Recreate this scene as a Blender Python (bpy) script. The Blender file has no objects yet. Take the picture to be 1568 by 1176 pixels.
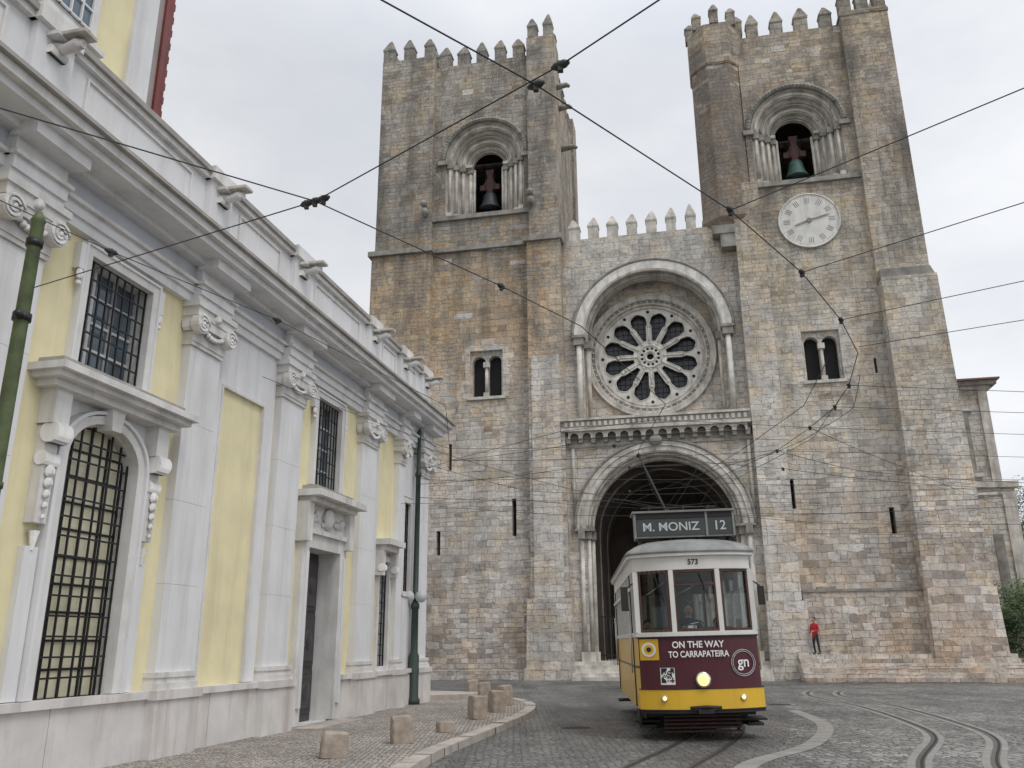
import bpy, math, random
from mathutils import Vector, Matrix
from mathutils.geometry import tessellate_polygon
random.seed(7)
R=math.radians
sc=bpy.context.scene
sc.view_settings.view_transform='Standard'
sc.view_settings.look='None'
sc.view_settings.exposure=0
# ------------------------------------------------------------ node helpers
def newmat(name):
    m=bpy.data.materials.new(name); m.use_nodes=True
    nt=m.node_tree
    return m,nt,nt.nodes['Principled BSDF']
def nd(nt,t,ins=None,**props):
    n=nt.nodes.new(t)
    for k,v in props.items(): setattr(n,k,v)
    if ins:
        for k,v in ins.items():
            if hasattr(v,'links') or isinstance(v,bpy.types.NodeSocket): nt.links.new(v,n.inputs[k])
            else: n.inputs[k].default_value=v
    return n
def ramp(nt,fac,stops):
    n=nt.nodes.new('ShaderNodeValToRGB'); nt.links.new(fac,n.inputs[0])
    e=n.color_ramp.elements
    while len(e)<len(stops): e.new(0.5)
    for i,(p,c) in enumerate(stops):
        e[i].position=p
        if not hasattr(c,'__len__'): c=(c,c,c)
        e[i].color=(c[0],c[1],c[2],1)
    return n.outputs[0]
def mix(nt,fac,a,b,mode='MIX'):
    n=nt.nodes.new('ShaderNodeMix'); n.data_type='RGBA'; n.blend_type=mode
    for sck,v in ((n.inputs[0],fac),(n.inputs[6],a),(n.inputs[7],b)):
        if isinstance(v,bpy.types.NodeSocket): nt.links.new(v,sck)
        elif hasattr(v,'__len__'): sck.default_value=(v[0],v[1],v[2],1)
        else: sck.default_value=v
    return n.outputs[2]
def mth(nt,op,a,b=0.0,c=None):
    n=nt.nodes.new('ShaderNodeMath'); n.operation=op
    for i,v in enumerate((a,b)+((c,) if c is not None else ())):
        if isinstance(v,bpy.types.NodeSocket): nt.links.new(v,n.inputs[i])
        else: n.inputs[i].default_value=v
    return n.outputs[0]
def noise(nt,vec,scale,detail=4,rough=.55):
    return nd(nt,'ShaderNodeTexNoise',{'Vector':vec,'Scale':scale,'Detail':detail,'Roughness':rough})
def mapv(nt,vec,scale=(1,1,1),loc=(0,0,0)):
    return nd(nt,'ShaderNodeMapping',{'Vector':vec,'Scale':scale,'Location':loc}).outputs[0]
def bump(nt,bs,h,strength=.4,dist=.02):
    b=nd(nt,'ShaderNodeBump',{'Height':h,'Strength':strength,'Distance':dist})
    nt.links.new(b.outputs[0],bs.inputs['Normal'])

def simple(name,col,rough=.7,var=.15,scale=3.,metal=0.,streak=0.,bmp=.15,dirt=(.25,.22,.18)):
    m,nt,bs=newmat(name)
    tc=nd(nt,'ShaderNodeTexCoord').outputs['Object']
    n=noise(nt,tc,scale,4)
    c=mix(nt,1.0,col,ramp(nt,n.outputs[0],[(.25,1-var),(.75,1+var)]),'MULTIPLY')
    if streak>0:
        s=noise(nt,mapv(nt,tc,(2.2,2.2,.22)),1.3,5,.65)
        f=ramp(nt,s.outputs[0],[(.48,0.),(.75,streak)])
        c=mix(nt,f,c,dirt)
    nt.links.new(c,bs.inputs['Base Color'])
    bs.inputs['Roughness'].default_value=rough
    bs.inputs['Metallic'].default_value=metal
    if bmp: bump(nt,bs,noise(nt,tc,scale*9,2).outputs[0],bmp,.01)
    return m

def stone_mat(name,tint_l,tint_r,bw=.74,rh=.37,stain=.8,mortar=(.15,.13,.11),contrast=.85,msize=.011,stainz=.16,grime=.8):
    m,nt,bs=newmat(name)
    t=nd(nt,'ShaderNodeTexCoord'); uv=t.outputs['UV']; ob=t.outputs['Object']
    nz=noise(nt,ob,1.1,3)
    off=nd(nt,'ShaderNodeVectorMath',{0:nz.outputs['Color'],1:(.5,.5,.5)},operation='SUBTRACT').outputs[0]
    off=nd(nt,'ShaderNodeVectorMath',{0:off,'Scale':.26},operation='SCALE').outputs[0]
    v=nd(nt,'ShaderNodeVectorMath',{0:uv,1:off},operation='ADD').outputs[0]
    def brick(w,h,ms,sq,fr):
        b=nd(nt,'ShaderNodeTexBrick',{'Vector':v,'Color1':(0,0,0,1),'Color2':(1,1,1,1),'Mortar':(.5,.5,.5,1),'Scale':1.,'Mortar Size':ms,'Mortar Smooth':.9,'Bias':0.,'Brick Width':w,'Row Height':h})
        b.squash=sq; b.squash_frequency=fr; b.offset=.43; b.offset_frequency=2
        return b
    b1=brick(bw,rh,msize,.62,3); b2=brick(bw*.58,rh*.68,msize*1.2,1.5,2)
    sel=ramp(nt,noise(nt,ob,.28,4).outputs[0],[(.50,0.),(.515,1.)])
    bc=mix(nt,sel,b1.outputs[0],b2.outputs[0])
    fac=mix(nt,sel,b1.outputs[1],b2.outputs[1])
    sep=nd(nt,'ShaderNodeSeparateXYZ',{0:ob})
    ln=noise(nt,ob,.2,5,.65).outputs[0]
    z=mth(nt,'MULTIPLY',mth(nt,'ADD',sep.outputs[2],mth(nt,'MULTIPLY',mth(nt,'SUBTRACT',ln,.5),15.)),1/40.)
    z2=mth(nt,'ADD',z,mth(nt,'MULTIPLY',mth(nt,'SUBTRACT',bc,.5),.13))
    tl=ramp(nt,z2,[(p/40.,c) for p,c in tint_l]); tr=ramp(nt,z2,[(p/40.,c) for p,c in tint_r])
    mx=nd(nt,'ShaderNodeMapRange',{0:sep.outputs[0],1:-5.5,2:-4.2,3:0.,4:1.}).outputs[0]
    c=mix(nt,mx,tl,tr)
    k=contrast
    tone=ramp(nt,bc,[(0.,(1-.42*k,1-.44*k,1-.47*k)),(.16,(1-.14*k,1-.15*k,1-.18*k)),(.45,(1.0,.99,.97)),(.8,(1.06,1.04,1.0)),(1.,(1+.22*k,1+.22*k,1+.22*k))])
    c=mix(nt,1.,c,tone,'MULTIPLY')
    # warm / cool hue patches and ochre patina
    hu=noise(nt,ob,.75,3,.6).outputs[0]
    c=mix(nt,1.,c,ramp(nt,hu,[(.34,(.93,.965,1.0)),(.5,(1.,1.,1.)),(.62,(1.07,.98,.86))]),'MULTIPLY')
    oc=noise(nt,mapv(nt,ob,(1,1,1),(31,7,3)),.42,6,.72).outputs[0]
    c=mix(nt,ramp(nt,oc,[(.50,0.),(.66,.5*k)]),c,(.37,.29,.205))
    f1=noise(nt,ob,2.1,6,.75).outputs[0]
    c=mix(nt,1.,c,ramp(nt,f1,[(.3,.64),(.5,.98),(.72,1.17)]),'MULTIPLY')
    er=ramp(nt,noise(nt,ob,.9,4,.7).outputs[0],[(.38,.15),(.62,.85)])
    c=mix(nt,mth(nt,'MULTIPLY',fac,er),c,mortar)
    hz=nd(nt,'ShaderNodeMapRange',{0:sep.outputs[2],1:14.,2:27.,3:.50,4:1.}).outputs[0]
    s=noise(nt,mapv(nt,ob,(1.,1.,stainz)),.8,6,.72).outputs[0]
    c=mix(nt,mth(nt,'MULTIPLY',ramp(nt,s,[(.46,0.),(.66,stain)]),hz),c,(.10,.094,.085))
    g=noise(nt,ob,.36,6,.72).outputs[0]
    c=mix(nt,mth(nt,'MULTIPLY',ramp(nt,g,[(.49,0.),(.68,grime)]),hz),c,(.145,.133,.118))
    s2=noise(nt,ob,6.5,5,.75).outputs[0]
    c=mix(nt,ramp(nt,s2,[(.54,0.),(.68,.6)]),c,(.13,.115,.10))
    nt.links.new(c,bs.inputs['Base Color']); bs.inputs['Roughness'].default_value=.92
    h=mth(nt,'ADD',mth(nt,'MULTIPLY',fac,-.8),mth(nt,'ADD',mth(nt,'MULTIPLY',f1,2.),mth(nt,'MULTIPLY',bc,.5)))
    bump(nt,bs,h,.85,.06)
    return m
TL=[(0,(.54,.49,.45)),(3,(.64,.59,.545)),(9,(.69,.65,.605)),(15,(.65,.60,.54)),(17.2,(.58,.465,.34)),(23.4,(.53,.42,.30)),(24.8,(.34,.315,.28)),(32,(.41,.38,.34)),(39,(.45,.42,.37))]
TR=[(0,(.58,.48,.42)),(4,(.64,.57,.51)),(8,(.72,.675,.62)),(15,(.68,.635,.57)),(19,(.64,.595,.52)),(23.6,(.58,.53,.45)),(27,(.51,.455,.385)),(32,(.45,.40,.345)),(38,(.53,.455,.355))]
M={}
M['stone']=stone_mat('cathedral_ashlar',TL,TR)
M['stone_lt']=stone_mat('cathedral_pale_ashlar',[(0,(.68,.64,.60)),(24,(.71,.68,.635))],[(0,(.68,.635,.58)),(12,(.74,.70,.65)),(26,(.65,.62,.57))],bw=.98,rh=.45,stain=.6,contrast=.6,grime=.5)
M['stone_dk']=stone_mat('cathedral_weathered_trim',[(0,(.42,.38,.34)),(24,(.34,.32,.29)),(40,(.35,.33,.30))],[(0,(.42,.38,.34)),(24,(.38,.35,.31)),(40,(.40,.37,.32))],bw=.6,rh=.6,stain=.8,contrast=.5,stainz=.6)
M['turret']=stone_mat('turret_brown_stone',[(0,(.3,.25,.2)),(40,(.3,.25,.2))],[(20,(.38,.33,.27)),(25,(.31,.265,.22)),(34,(.27,.235,.205)),(35.5,(.48,.44,.38))],bw=.5,rh=.26,stain=.4,contrast=.5)
M['carve']=simple('carved_limestone',(.56,.53,.475),.9,.40,1.8,streak=.65,bmp=.6,dirt=(.15,.135,.115))
M['carve_lt']=simple('pale_carved_limestone',(.69,.67,.62),.9,.28,2.2,streak=.5,bmp=.5,dirt=(.22,.20,.17))
M['carve_dk']=simple('sooty_limestone',(.29,.275,.245),.9,.4,1.8,streak=.55,bmp=.6,dirt=(.09,.085,.08))
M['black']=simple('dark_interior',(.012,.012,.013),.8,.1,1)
M['porch']=simple('porch_vault_stone',(.085,.068,.055),.9,.4,.8,streak=.5,dirt=(.04,.035,.03))  # shade of the deep porch put into the stone colour
M['bell']=simple('bell_patina',(.055,.115,.10),.55,.4,3,metal=.4)
M['belliron']=simple('bell_iron',(.045,.05,.055),.5,.3,3,metal=.4)
M['yoke']=simple('bell_yoke_wood',(.07,.034,.03),.8,.25,3)
M['clock']=simple('clock_stone_dial',(.68,.67,.63),.8,.12,2,streak=.45)
M['iron']=simple('black_iron',(.02,.02,.022),.45,.2,5,metal=.3)
M['glassdk']=simple('rose_glass',(.035,.038,.043),.25,.5,2.5,bmp=.3)
M['white']=simple('lime_white_paint',(.70,.70,.705),.75,.07,1.2,streak=.5,bmp=.15,dirt=(.43,.41,.39))
M['white2']=simple('limestone_white',(.66,.65,.63),.7,.15,1.9,streak=.6,bmp=.3,dirt=(.34,.31,.28))
M['frieze']=simple('greyblue_render',(.52,.54,.58),.8,.06,1,streak=.3,dirt=(.33,.33,.34))
M['plinth']=simple('plinth_limestone',(.64,.615,.59),.7,.14,1.8,streak=.8,bmp=.25,dirt=(.38,.31,.28))
M['yellow']=simple('yellow_ochre_render',(.75,.68,.43),.85,.09,1.6,streak=.45,bmp=.15,dirt=(.50,.44,.29))
M['redclad']=simple('red_sheet_cladding',(.17,.028,.024),.6,.3,2,streak=.3)
M['brownwall']=simple('grey_brown_render',(.32,.28,.27),.8,.1,2,streak=.4)
M['weather']=simple('weathered_cornice_top',(.34,.32,.30),.85,.25,3,streak=.6)
M['door']=simple('door_dark_wood',(.05,.042,.046),.45,.3,4)
M['pane']=simple('lit_beige_pane',(.64,.60,.44),.3,.15,3,bmp=0)  # lit beige look of the panes is put into the base colour
M['paneblue']=simple('reflecting_pane',(.10,.135,.165),.08,.5,1.2,bmp=0)
M['green']=simple('green_pole_paint',(.085,.11,.045),.6,.5,5,streak=.4,dirt=(.12,.09,.05))
M['dkgreen']=simple('dark_green_iron',(.03,.05,.04),.5,.3,5)
M['kerb']=simple('kerb_limestone',(.40,.36,.32),.85,.25,2.5,bmp=.5,streak=.3)
M['bollard']=simple('bollard_stone',(.36,.30,.245),.9,.35,6,bmp=.8,streak=.3)
M['tile']=simple('terracotta_tile',(.20,.12,.09),.8,.3,6)
M['rail']=simple('worn_steel_rail',(.16,.155,.15),.35,.2,4,metal=.7)
M['groove']=simple('rail_groove',(.015,.015,.015),.8,.1,4)
M['wire']=simple('cable_black',(.03,.03,.032),.6,.1,4,bmp=0)
def cobble(name,scale,c0,c1,joint,rough=.75,jw=.06,patch=.2,wear=None):
    m,nt,bs=newmat(name)
    ob=nd(nt,'ShaderNodeTexCoord').outputs['Object']
    v1=nd(nt,'ShaderNodeTexVoronoi',{'Vector':ob,'Scale':scale,'Randomness':.6}); 
    v2=nd(nt,'ShaderNodeTexVoronoi',{'Vector':ob,'Scale':scale,'Randomness':.6},feature='DISTANCE_TO_EDGE')
    g=nd(nt,'ShaderNodeSeparateXYZ',{0:v1.outputs['Color']}).outputs[0]
    c=ramp(nt,g,[(0,c0),(1,c1)])
    c=mix(nt,1.,c,ramp(nt,noise(nt,ob,.5,6,.7).outputs[0],[(.3,1-patch),(.7,1+patch)]),'MULTIPLY')
    j=ramp(nt,v2.outputs['Distance'],[(0.,1.),(jw,0.)])
    c=mix(nt,j,c,joint)
    if wear:
        st=noise(nt,mapv(nt,ob,(1.2,.14,1.)),1.1,5,.6).outputs[0]
        c=mix(nt,ramp(nt,st,[(.45,0.),(.66,wear)]),c,(.05,.05,.052))
        pt=noise(nt,ob,.22,5,.6).outputs[0]
        c=mix(nt,1.,c,ramp(nt,pt,[(.42,.8),(.5,1.),(.58,1.2)]),'MULTIPLY')
    nt.links.new(c,bs.inputs['Base Color']); bs.inputs['Roughness'].default_value=rough
    bump(nt,bs,ramp(nt,v2.outputs['Distance'],[(0.,0.),(.16,1.)]),.8,.03)
    return m
M['setts']=cobble('granite_setts',7.,(.12,.118,.11),(.29,.28,.26),(.04,.037,.032),.6,.09,.3,.45)
M['roadsetts']=cobble('worn_road_setts',8.,(.12,.117,.112),(.215,.21,.20),(.055,.052,.048),.5,.08,.3,.6)
M['calcada']=cobble('calcada_limestone',12.,(.25,.22,.195),(.45,.41,.37),(.10,.085,.07),.8,.11,.28)
M['concrete']=simple('track_concrete',(.235,.228,.215),.8,.25,2.5,bmp=.4,streak=.5)
def paint(name,col,rough=.35): 
    m=simple(name,col,rough,.06,2.5,streak=.25,bmp=.03,dirt=(col[0]*.45+.03,col[1]*.45+.03,col[2]*.45+.03)); 
    m.node_tree.nodes['Principled BSDF'].inputs['Coat Weight'].default_value=.12
    return m
M['tmaroon']=paint('tram_maroon',(.072,.007,.015),.45)
M['tyellow']=paint('tram_yellow',(.74,.45,.03))
M['twhite']=paint('tram_white',(.68,.665,.63))
M['troof']=simple('tram_roof_grey',(.22,.22,.215),.6,.25,2.5,streak=.6,dirt=(.10,.09,.08))
M['tdark']=simple('tram_underframe',(.022,.018,.017),.7,.3,4)
M['trust']=simple('tram_lifeguard_slats',(.06,.025,.02),.7,.4,4)
M['twood']=simple('tram_wood',(.075,.032,.022),.5,.3,5)
M['tseat']=simple('tram_seat_leather',(.12,.06,.035),.5,.2,5)
M['tsign']=simple('tram_sign_panel',(.045,.05,.052),.3,.1,2)
M['letter']=simple('lettering_white',(.80,.80,.78),.5,.03,3,bmp=0)
M['lettergrey']=simple('lettering_grey',(.50,.52,.52),.5,.03,3,bmp=0)
M['chrome']=simple('chrome',(.6,.6,.6),.2,.05,3,metal=1)
M['skin']=simple('skin',(.45,.27,.19),.6,.05,5,bmp=0)
M['hair']=simple('hair_dark',(.03,.02,.015),.7,.2,20,bmp=0)
M['red']=simple('red_jacket',(.48,.03,.03),.8,.15,9)
M['navy']=simple('dark_trousers',(.025,.027,.04),.85,.15,9)
M['shirt']=simple('pale_shirt',(.55,.58,.62),.85,.1,9)
M['shoe']=simple('shoe_leather',(.03,.025,.02),.5,.1,9)
def glassm():
    m,nt,bs=newmat('window_glass'); out=nt.nodes['Material Output']
    tr=nd(nt,'ShaderNodeBsdfTransparent',{'Color':(.88,.90,.89,1)}); gl=nd(nt,'ShaderNodeBsdfGlossy',{'Color':(.9,.93,.95,1),'Roughness':.03})
    fr=nd(nt,'ShaderNodeFresnel',{'IOR':1.45}); f=mth(nt,'MULTIPLY',fr.outputs[0],.8)
    mx=nt.nodes.new('ShaderNodeMixShader'); nt.links.new(f,mx.inputs[0]); nt.links.new(tr.outputs[0],mx.inputs[1]); nt.links.new(gl.outputs[0],mx.inputs[2])
    nt.links.new(mx.outputs[0],out.inputs[0]); return m
M['glass']=glassm()
def emis(name,col,s):
    m,nt,bs=newmat(name); bs.inputs['Base Color'].default_value=(*col,1); bs.inputs['Emission Color'].default_value=(*col,1); bs.inputs['Emission Strength'].default_value=s; return m
M['lamp']=emis('lit_headlamp',(1.,.62,.24),1.3)
M['lampsmall']=emis('lit_marker_lamp',(1.,.80,.5),.7)

# ------------------------------------------------------------ mesh builder (local x along, w outward (=-y), z up)
class MB:
    def __init__(s): s.v=[];s.f=[];s.m=[];s.keys=[];s.sm=[]
    def mi(s,k):
        if k not in s.keys: s.keys.append(k)
        return s.keys.index(k)
    def add(s,vs,fs,k,smooth=False):
        o=len(s.v); s.v+= [tuple(p) for p in vs]; i=s.mi(k)
        for f in fs: s.f.append([a+o for a in f]); s.m.append(i); s.sm.append(smooth)
    def box(s,x0,x1,w0,w1,z0,z1,k,tx=0,tw=0):
        vs=[]
        for z,e,g in ((z0,tx,tw),(z1,0,0)):
            vs+=[(x0-e,-w1-g,z),(x1+e,-w1-g,z),(x1+e,-w0,z),(x0-e,-w0,z)]
        s.add(vs,[(3,2,1,0),(4,5,6,7),(0,1,5,4),(1,2,6,5),(2,3,7,6),(3,0,4,7)],k)
    def prism(s,poly,w0,w1,k):
        n=len(poly); a=sum(poly[i][0]*poly[(i+1)%n][1]-poly[(i+1)%n][0]*poly[i][1] for i in range(n))
        if a<0: poly=poly[::-1]
        vs=[(x,-w1,z) for x,z in poly]+[(x,-w0,z) for x,z in poly]
        s.add(vs,[tuple(range(n)),tuple(range(2*n-1,n-1,-1))]+[(i+n,(i+1)%n+n,(i+1)%n,i) for i in range(n)],k)
    def flat(s,outer,holes,w,k):
        loops=[outer]+holes
        tri=tessellate_polygon([[Vector((x,z,0)) for x,z in l] for l in loops])
        pts=[p for l in loops for p in l]; fs=[]
        for a,b,c in tri:
            A,B,C=pts[a],pts[b],pts[c]
            cr=(B[0]-A[0])*(C[1]-A[1])-(B[1]-A[1])*(C[0]-A[0])
            fs.append((a,b,c) if cr>0 else (a,c,b))
        s.add([(x,-w,z) for x,z in pts],fs,k)
    def reveal(s,loop,w0,w1,k,closed=True):
        n=len(loop); vs=[(x,-w0,z) for x,z in loop]+[(x,-w1,z) for x,z in loop]
        s.add(vs,[(i,(i+1)%n,(i+1)%n+n,i+n) for i in range(n if closed else n-1)],k)
    def ring(s,cx,zs,ri,ro,w0,w1,z0,k,n=28,rise=1.):
        inn=archpts(cx,ri,z0,zs,n,rise); out=archpts(cx,ro,z0,zs,n,rise)
        m=len(inn); vs=[(x,-w1,z) for x,z in inn]+[(x,-w1,z) for x,z in out]+[(x,-w0,z) for x,z in inn]+[(x,-w0,z) for x,z in out]
        fs=[]
        for i in range(m-1):
            fs+=[(i,i+m,i+m+1,i+1),(i,i+1,i+1+2*m,i+2*m),(i+m,i+3*m,i+3*m+1,i+m+1)]
        fs+=[(0,2*m,3*m,m),(m-1,2*m-1,4*m-1,3*m-1)]
        s.add(vs,fs,k)
    def tube(s,path,r,k,n=8,closed=False):
        P=[Vector(p) for p in path]; m=len(P); vs=[]
        for i,p in enumerate(P):
            a=P[i-1] if (i>0 or closed) else P[i]; b=P[(i+1)%m] if (i<m-1 or closed) else P[i]
            t=(b-a).normalized(); up=Vector((0,0,1)) if abs(t.z)<.9 else Vector((0,1,0))
            u=t.cross(up).normalized(); v=t.cross(u)
            rr=r[i] if hasattr(r,'__len__') else r
            vs+=[p+u*math.cos(2*math.pi*j/n)*rr+v*math.sin(2*math.pi*j/n)*rr for j in range(n)]
        fs=[]
        for i in range(m if closed else m-1):
            for j in range(n):
                a=i*n+j;b=i*n+(j+1)%n;c=((i+1)%m)*n+(j+1)%n;d=((i+1)%m)*n+j
                fs.append((a,b,c,d))
        if not closed: fs+=[tuple(range(n-1,-1,-1)),tuple(range((m-1)*n,m*n))]
        s.add(vs,fs,k,True)
    def lathe(s,cx,w,prof,k,n=16,smooth=True):
        vs=[];m=len(prof)
        for r,z in prof: vs+=[(cx+r*math.cos(2*math.pi*j/n+.39),-w+r*math.sin(2*math.pi*j/n+.39),z) for j in range(n)]
        fs=[(i*n+j,i*n+(j+1)%n,(i+1)*n+(j+1)%n,(i+1)*n+j) for i in range(m-1) for j in range(n)]
        fs+=[tuple(range(n-1,-1,-1)),tuple(range((m-1)*n,m*n))]
        s.add(vs,fs,k,smooth)
    def disc(s,cx,cz,r,w0,w1,k,n=24):
        s.prism([(cx+r*math.cos(2*math.pi*i/n),cz+r*math.sin(2*math.pi*i/n)) for i in range(n)],w0,w1,k)
    def ball(s,c,r,k,n=10,sc=(1,1,1)):
        vs=[];fs=[];m=n//2+2
        for i in range(m):
            t=math.pi*i/(m-1)
            vs+=[(c[0]+sc[0]*r*math.sin(t)*math.cos(2*math.pi*j/n),c[1]+sc[1]*r*math.sin(t)*math.sin(2*math.pi*j/n),c[2]+sc[2]*r*math.cos(t)) for j in range(n)]
        for i in range(m-1):
            for j in range(n): fs.append((i*n+j,(i+1)*n+j,(i+1)*n+(j+1)%n,i*n+(j+1)%n))
        s.add(vs,fs,k,True)
    def obj(s,name,parent=None,bevel=0):
        me=bpy.data.meshes.new(name); me.from_pydata(s.v,[],s.f)
        for k in s.keys: me.materials.append(M[k])
        me.polygons.foreach_set('material_index',s.m); me.polygons.foreach_set('use_smooth',s.sm)
        uvl=me.uv_layers.new(name='UVMap').data
        for p in me.polygons:
            n=p.normal
            for li in p.loop_indices:
                c=me.vertices[me.loops[li].vertex_index].co
                if abs(n.z)>.75: uvl[li].uv=(c.x,c.y)
                elif abs(n.x)>abs(n.y): uvl[li].uv=(c.y+.37,c.z)
                else: uvl[li].uv=(c.x,c.z)
        me.update()
        o=bpy.data.objects.new(name,me); sc.collection.objects.link(o)
        if parent: o.parent=parent
        if bevel:
            b=o.modifiers.new('bevel','BEVEL'); b.width=bevel; b.segments=1; b.limit_method='ANGLE'; b.angle_limit=R(40)
        return o
def archpts(cx,r,z0,zs,n=28,rise=1.):
    p=[(cx-r,z0)] if z0<zs-1e-6 else []
    p+=[(cx-r*math.cos(math.pi*i/n),zs+rise*r*math.sin(math.pi*i/n)) for i in range(n+1)]
    if z0<zs-1e-6: p.append((cx+r,z0))
    return p
def empty(name,loc=(0,0,0),rz=0,ry=0):
    e=bpy.data.objects.new(name,None); sc.collection.objects.link(e)
    e.location=loc; e.rotation_euler=(0,ry,rz); e.empty_display_size=.2
    return e
def rect(x0,x1,z0,z1): return [(x0,z0),(x1,z0),(x1,z1),(x0,z1)]
def text(name,body,size,loc,rot,k,parent,ext=.004,align='CENTER',sx=1.,bold=.012):
    c=bpy.data.curves.new(name,'FONT'); c.body=body; c.size=size; c.extrude=ext; c.align_x=align; c.align_y='CENTER'; c.offset=size*bold
    c.materials.append(M[k]); o=bpy.data.objects.new(name,c); sc.collection.objects.link(o)
    o.location=loc; o.rotation_euler=rot; o.scale=(sx,1,1); o.parent=parent; return o

# ============================================================ CATHEDRAL
cath=empty('cathedral',(7.31,44.0,0),R(-11.7))
b=MB()
def merlon(x,w,z,wd=.72,h=.85,cap=.85,k='stone_dk',d=.55):
    wd*=random.uniform(.9,1.08); h*=random.uniform(.93,1.07)
    b.box(x-wd/2,x+wd/2,w-d/2,w+d/2,z,z+h,k)
    z+=h-.02; e=wd*.57; f=d*.57; ox=random.uniform(-.06,.06); cap*=random.uniform(.8,1.12)
    vs=[(x-e*.94,-w-f*.94,z),(x+e*.94,-w-f*.94,z),(x+e*.94,-w+f*.94,z),(x-e*.94,-w+f*.94,z),(x-e,-w-f,z+.1),(x+e,-w-f,z+.1),(x+e,-w+f,z+.1),(x-e,-w+f,z+.1),
        (x-e*.25+ox,-w-f*.25,z+.1+cap*.85),(x+e*.25+ox,-w-f*.25,z+.1+cap*.85),(x+e*.25+ox,-w+f*.25,z+.1+cap*.85),(x-e*.25+ox,-w+f*.25,z+.1+cap*.85),(x+ox,-w,z+.1+cap)]
    b.add(vs,[(3,2,1,0)]+[(i+j,i+(j+1)%4,i+4+(j+1)%4,i+4+j) for i in (0,4) for j in range(4)]+[(8+j,8+(j+1)%4,12) for j in range(4)],k)
def belfry(cx,zs,sill,ropen):
    rs=[2.45,2.1,1.75,1.4,ropen]
    for i in range(4):
        wf=-.22-.28*i
        b.ring(cx,zs,rs[i+1],rs[i]+.001,wf-.3,wf,sill,'carve')
        rr=rs[i+1]+.13
        pts=[(cx-rr*math.cos(math.pi*j/24),-(wf+.03),zs+rr*math.sin(math.pi*j/24)) for j in range(25)]
        b.tube(pts,.085,'carve_dk' if i%2 else 'carve',6)
        for sx in (-1,1):
            xx=cx+sx*rr
            b.tube([(xx,-(wf+.05),sill+.35),(xx,-(wf+.05),zs-.45)],.095,'carve',8)
            b.box(xx-.17,xx+.17,wf-.02,wf+.2,zs-.47,zs-.1,'carve_dk')
            b.box(xx-.15,xx+.15,wf-.02,wf+.19,sill,sill+.33,'carve')
    pts=[(cx-2.62*math.cos(math.pi*j/28),-.08,zs+2.62*math.sin(math.pi*j/28)) for j in range(29)]
    b.tube(pts,.15,'carve_dk',6)
    for i in range(40):
        a=math.pi*(i+.5)/40; b.ball((cx-2.62*math.cos(a),-.2,zs+2.62*math.sin(a)),.07,'carve_dk',6)
    for sx in (-1,1): b.box(cx+sx*2.62-.3,cx+sx*2.62+.3,-.1,.2,zs-.3,zs-.02,'carve_dk')
    b.box(cx-ropen-.42,cx-ropen+.02,-1.35,-.75,zs-.14,zs+.04,'carve'); b.box(cx+ropen-.02,cx+ropen+.42,-1.35,-.75,zs-.14,zs+.04,'carve')
    for sx in (-1,1):
        x=cx+sx*(ropen-.09); b.tube([(x,1.15,sill),(x,1.15,zs-.15)],.09,'carve',8)
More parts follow.
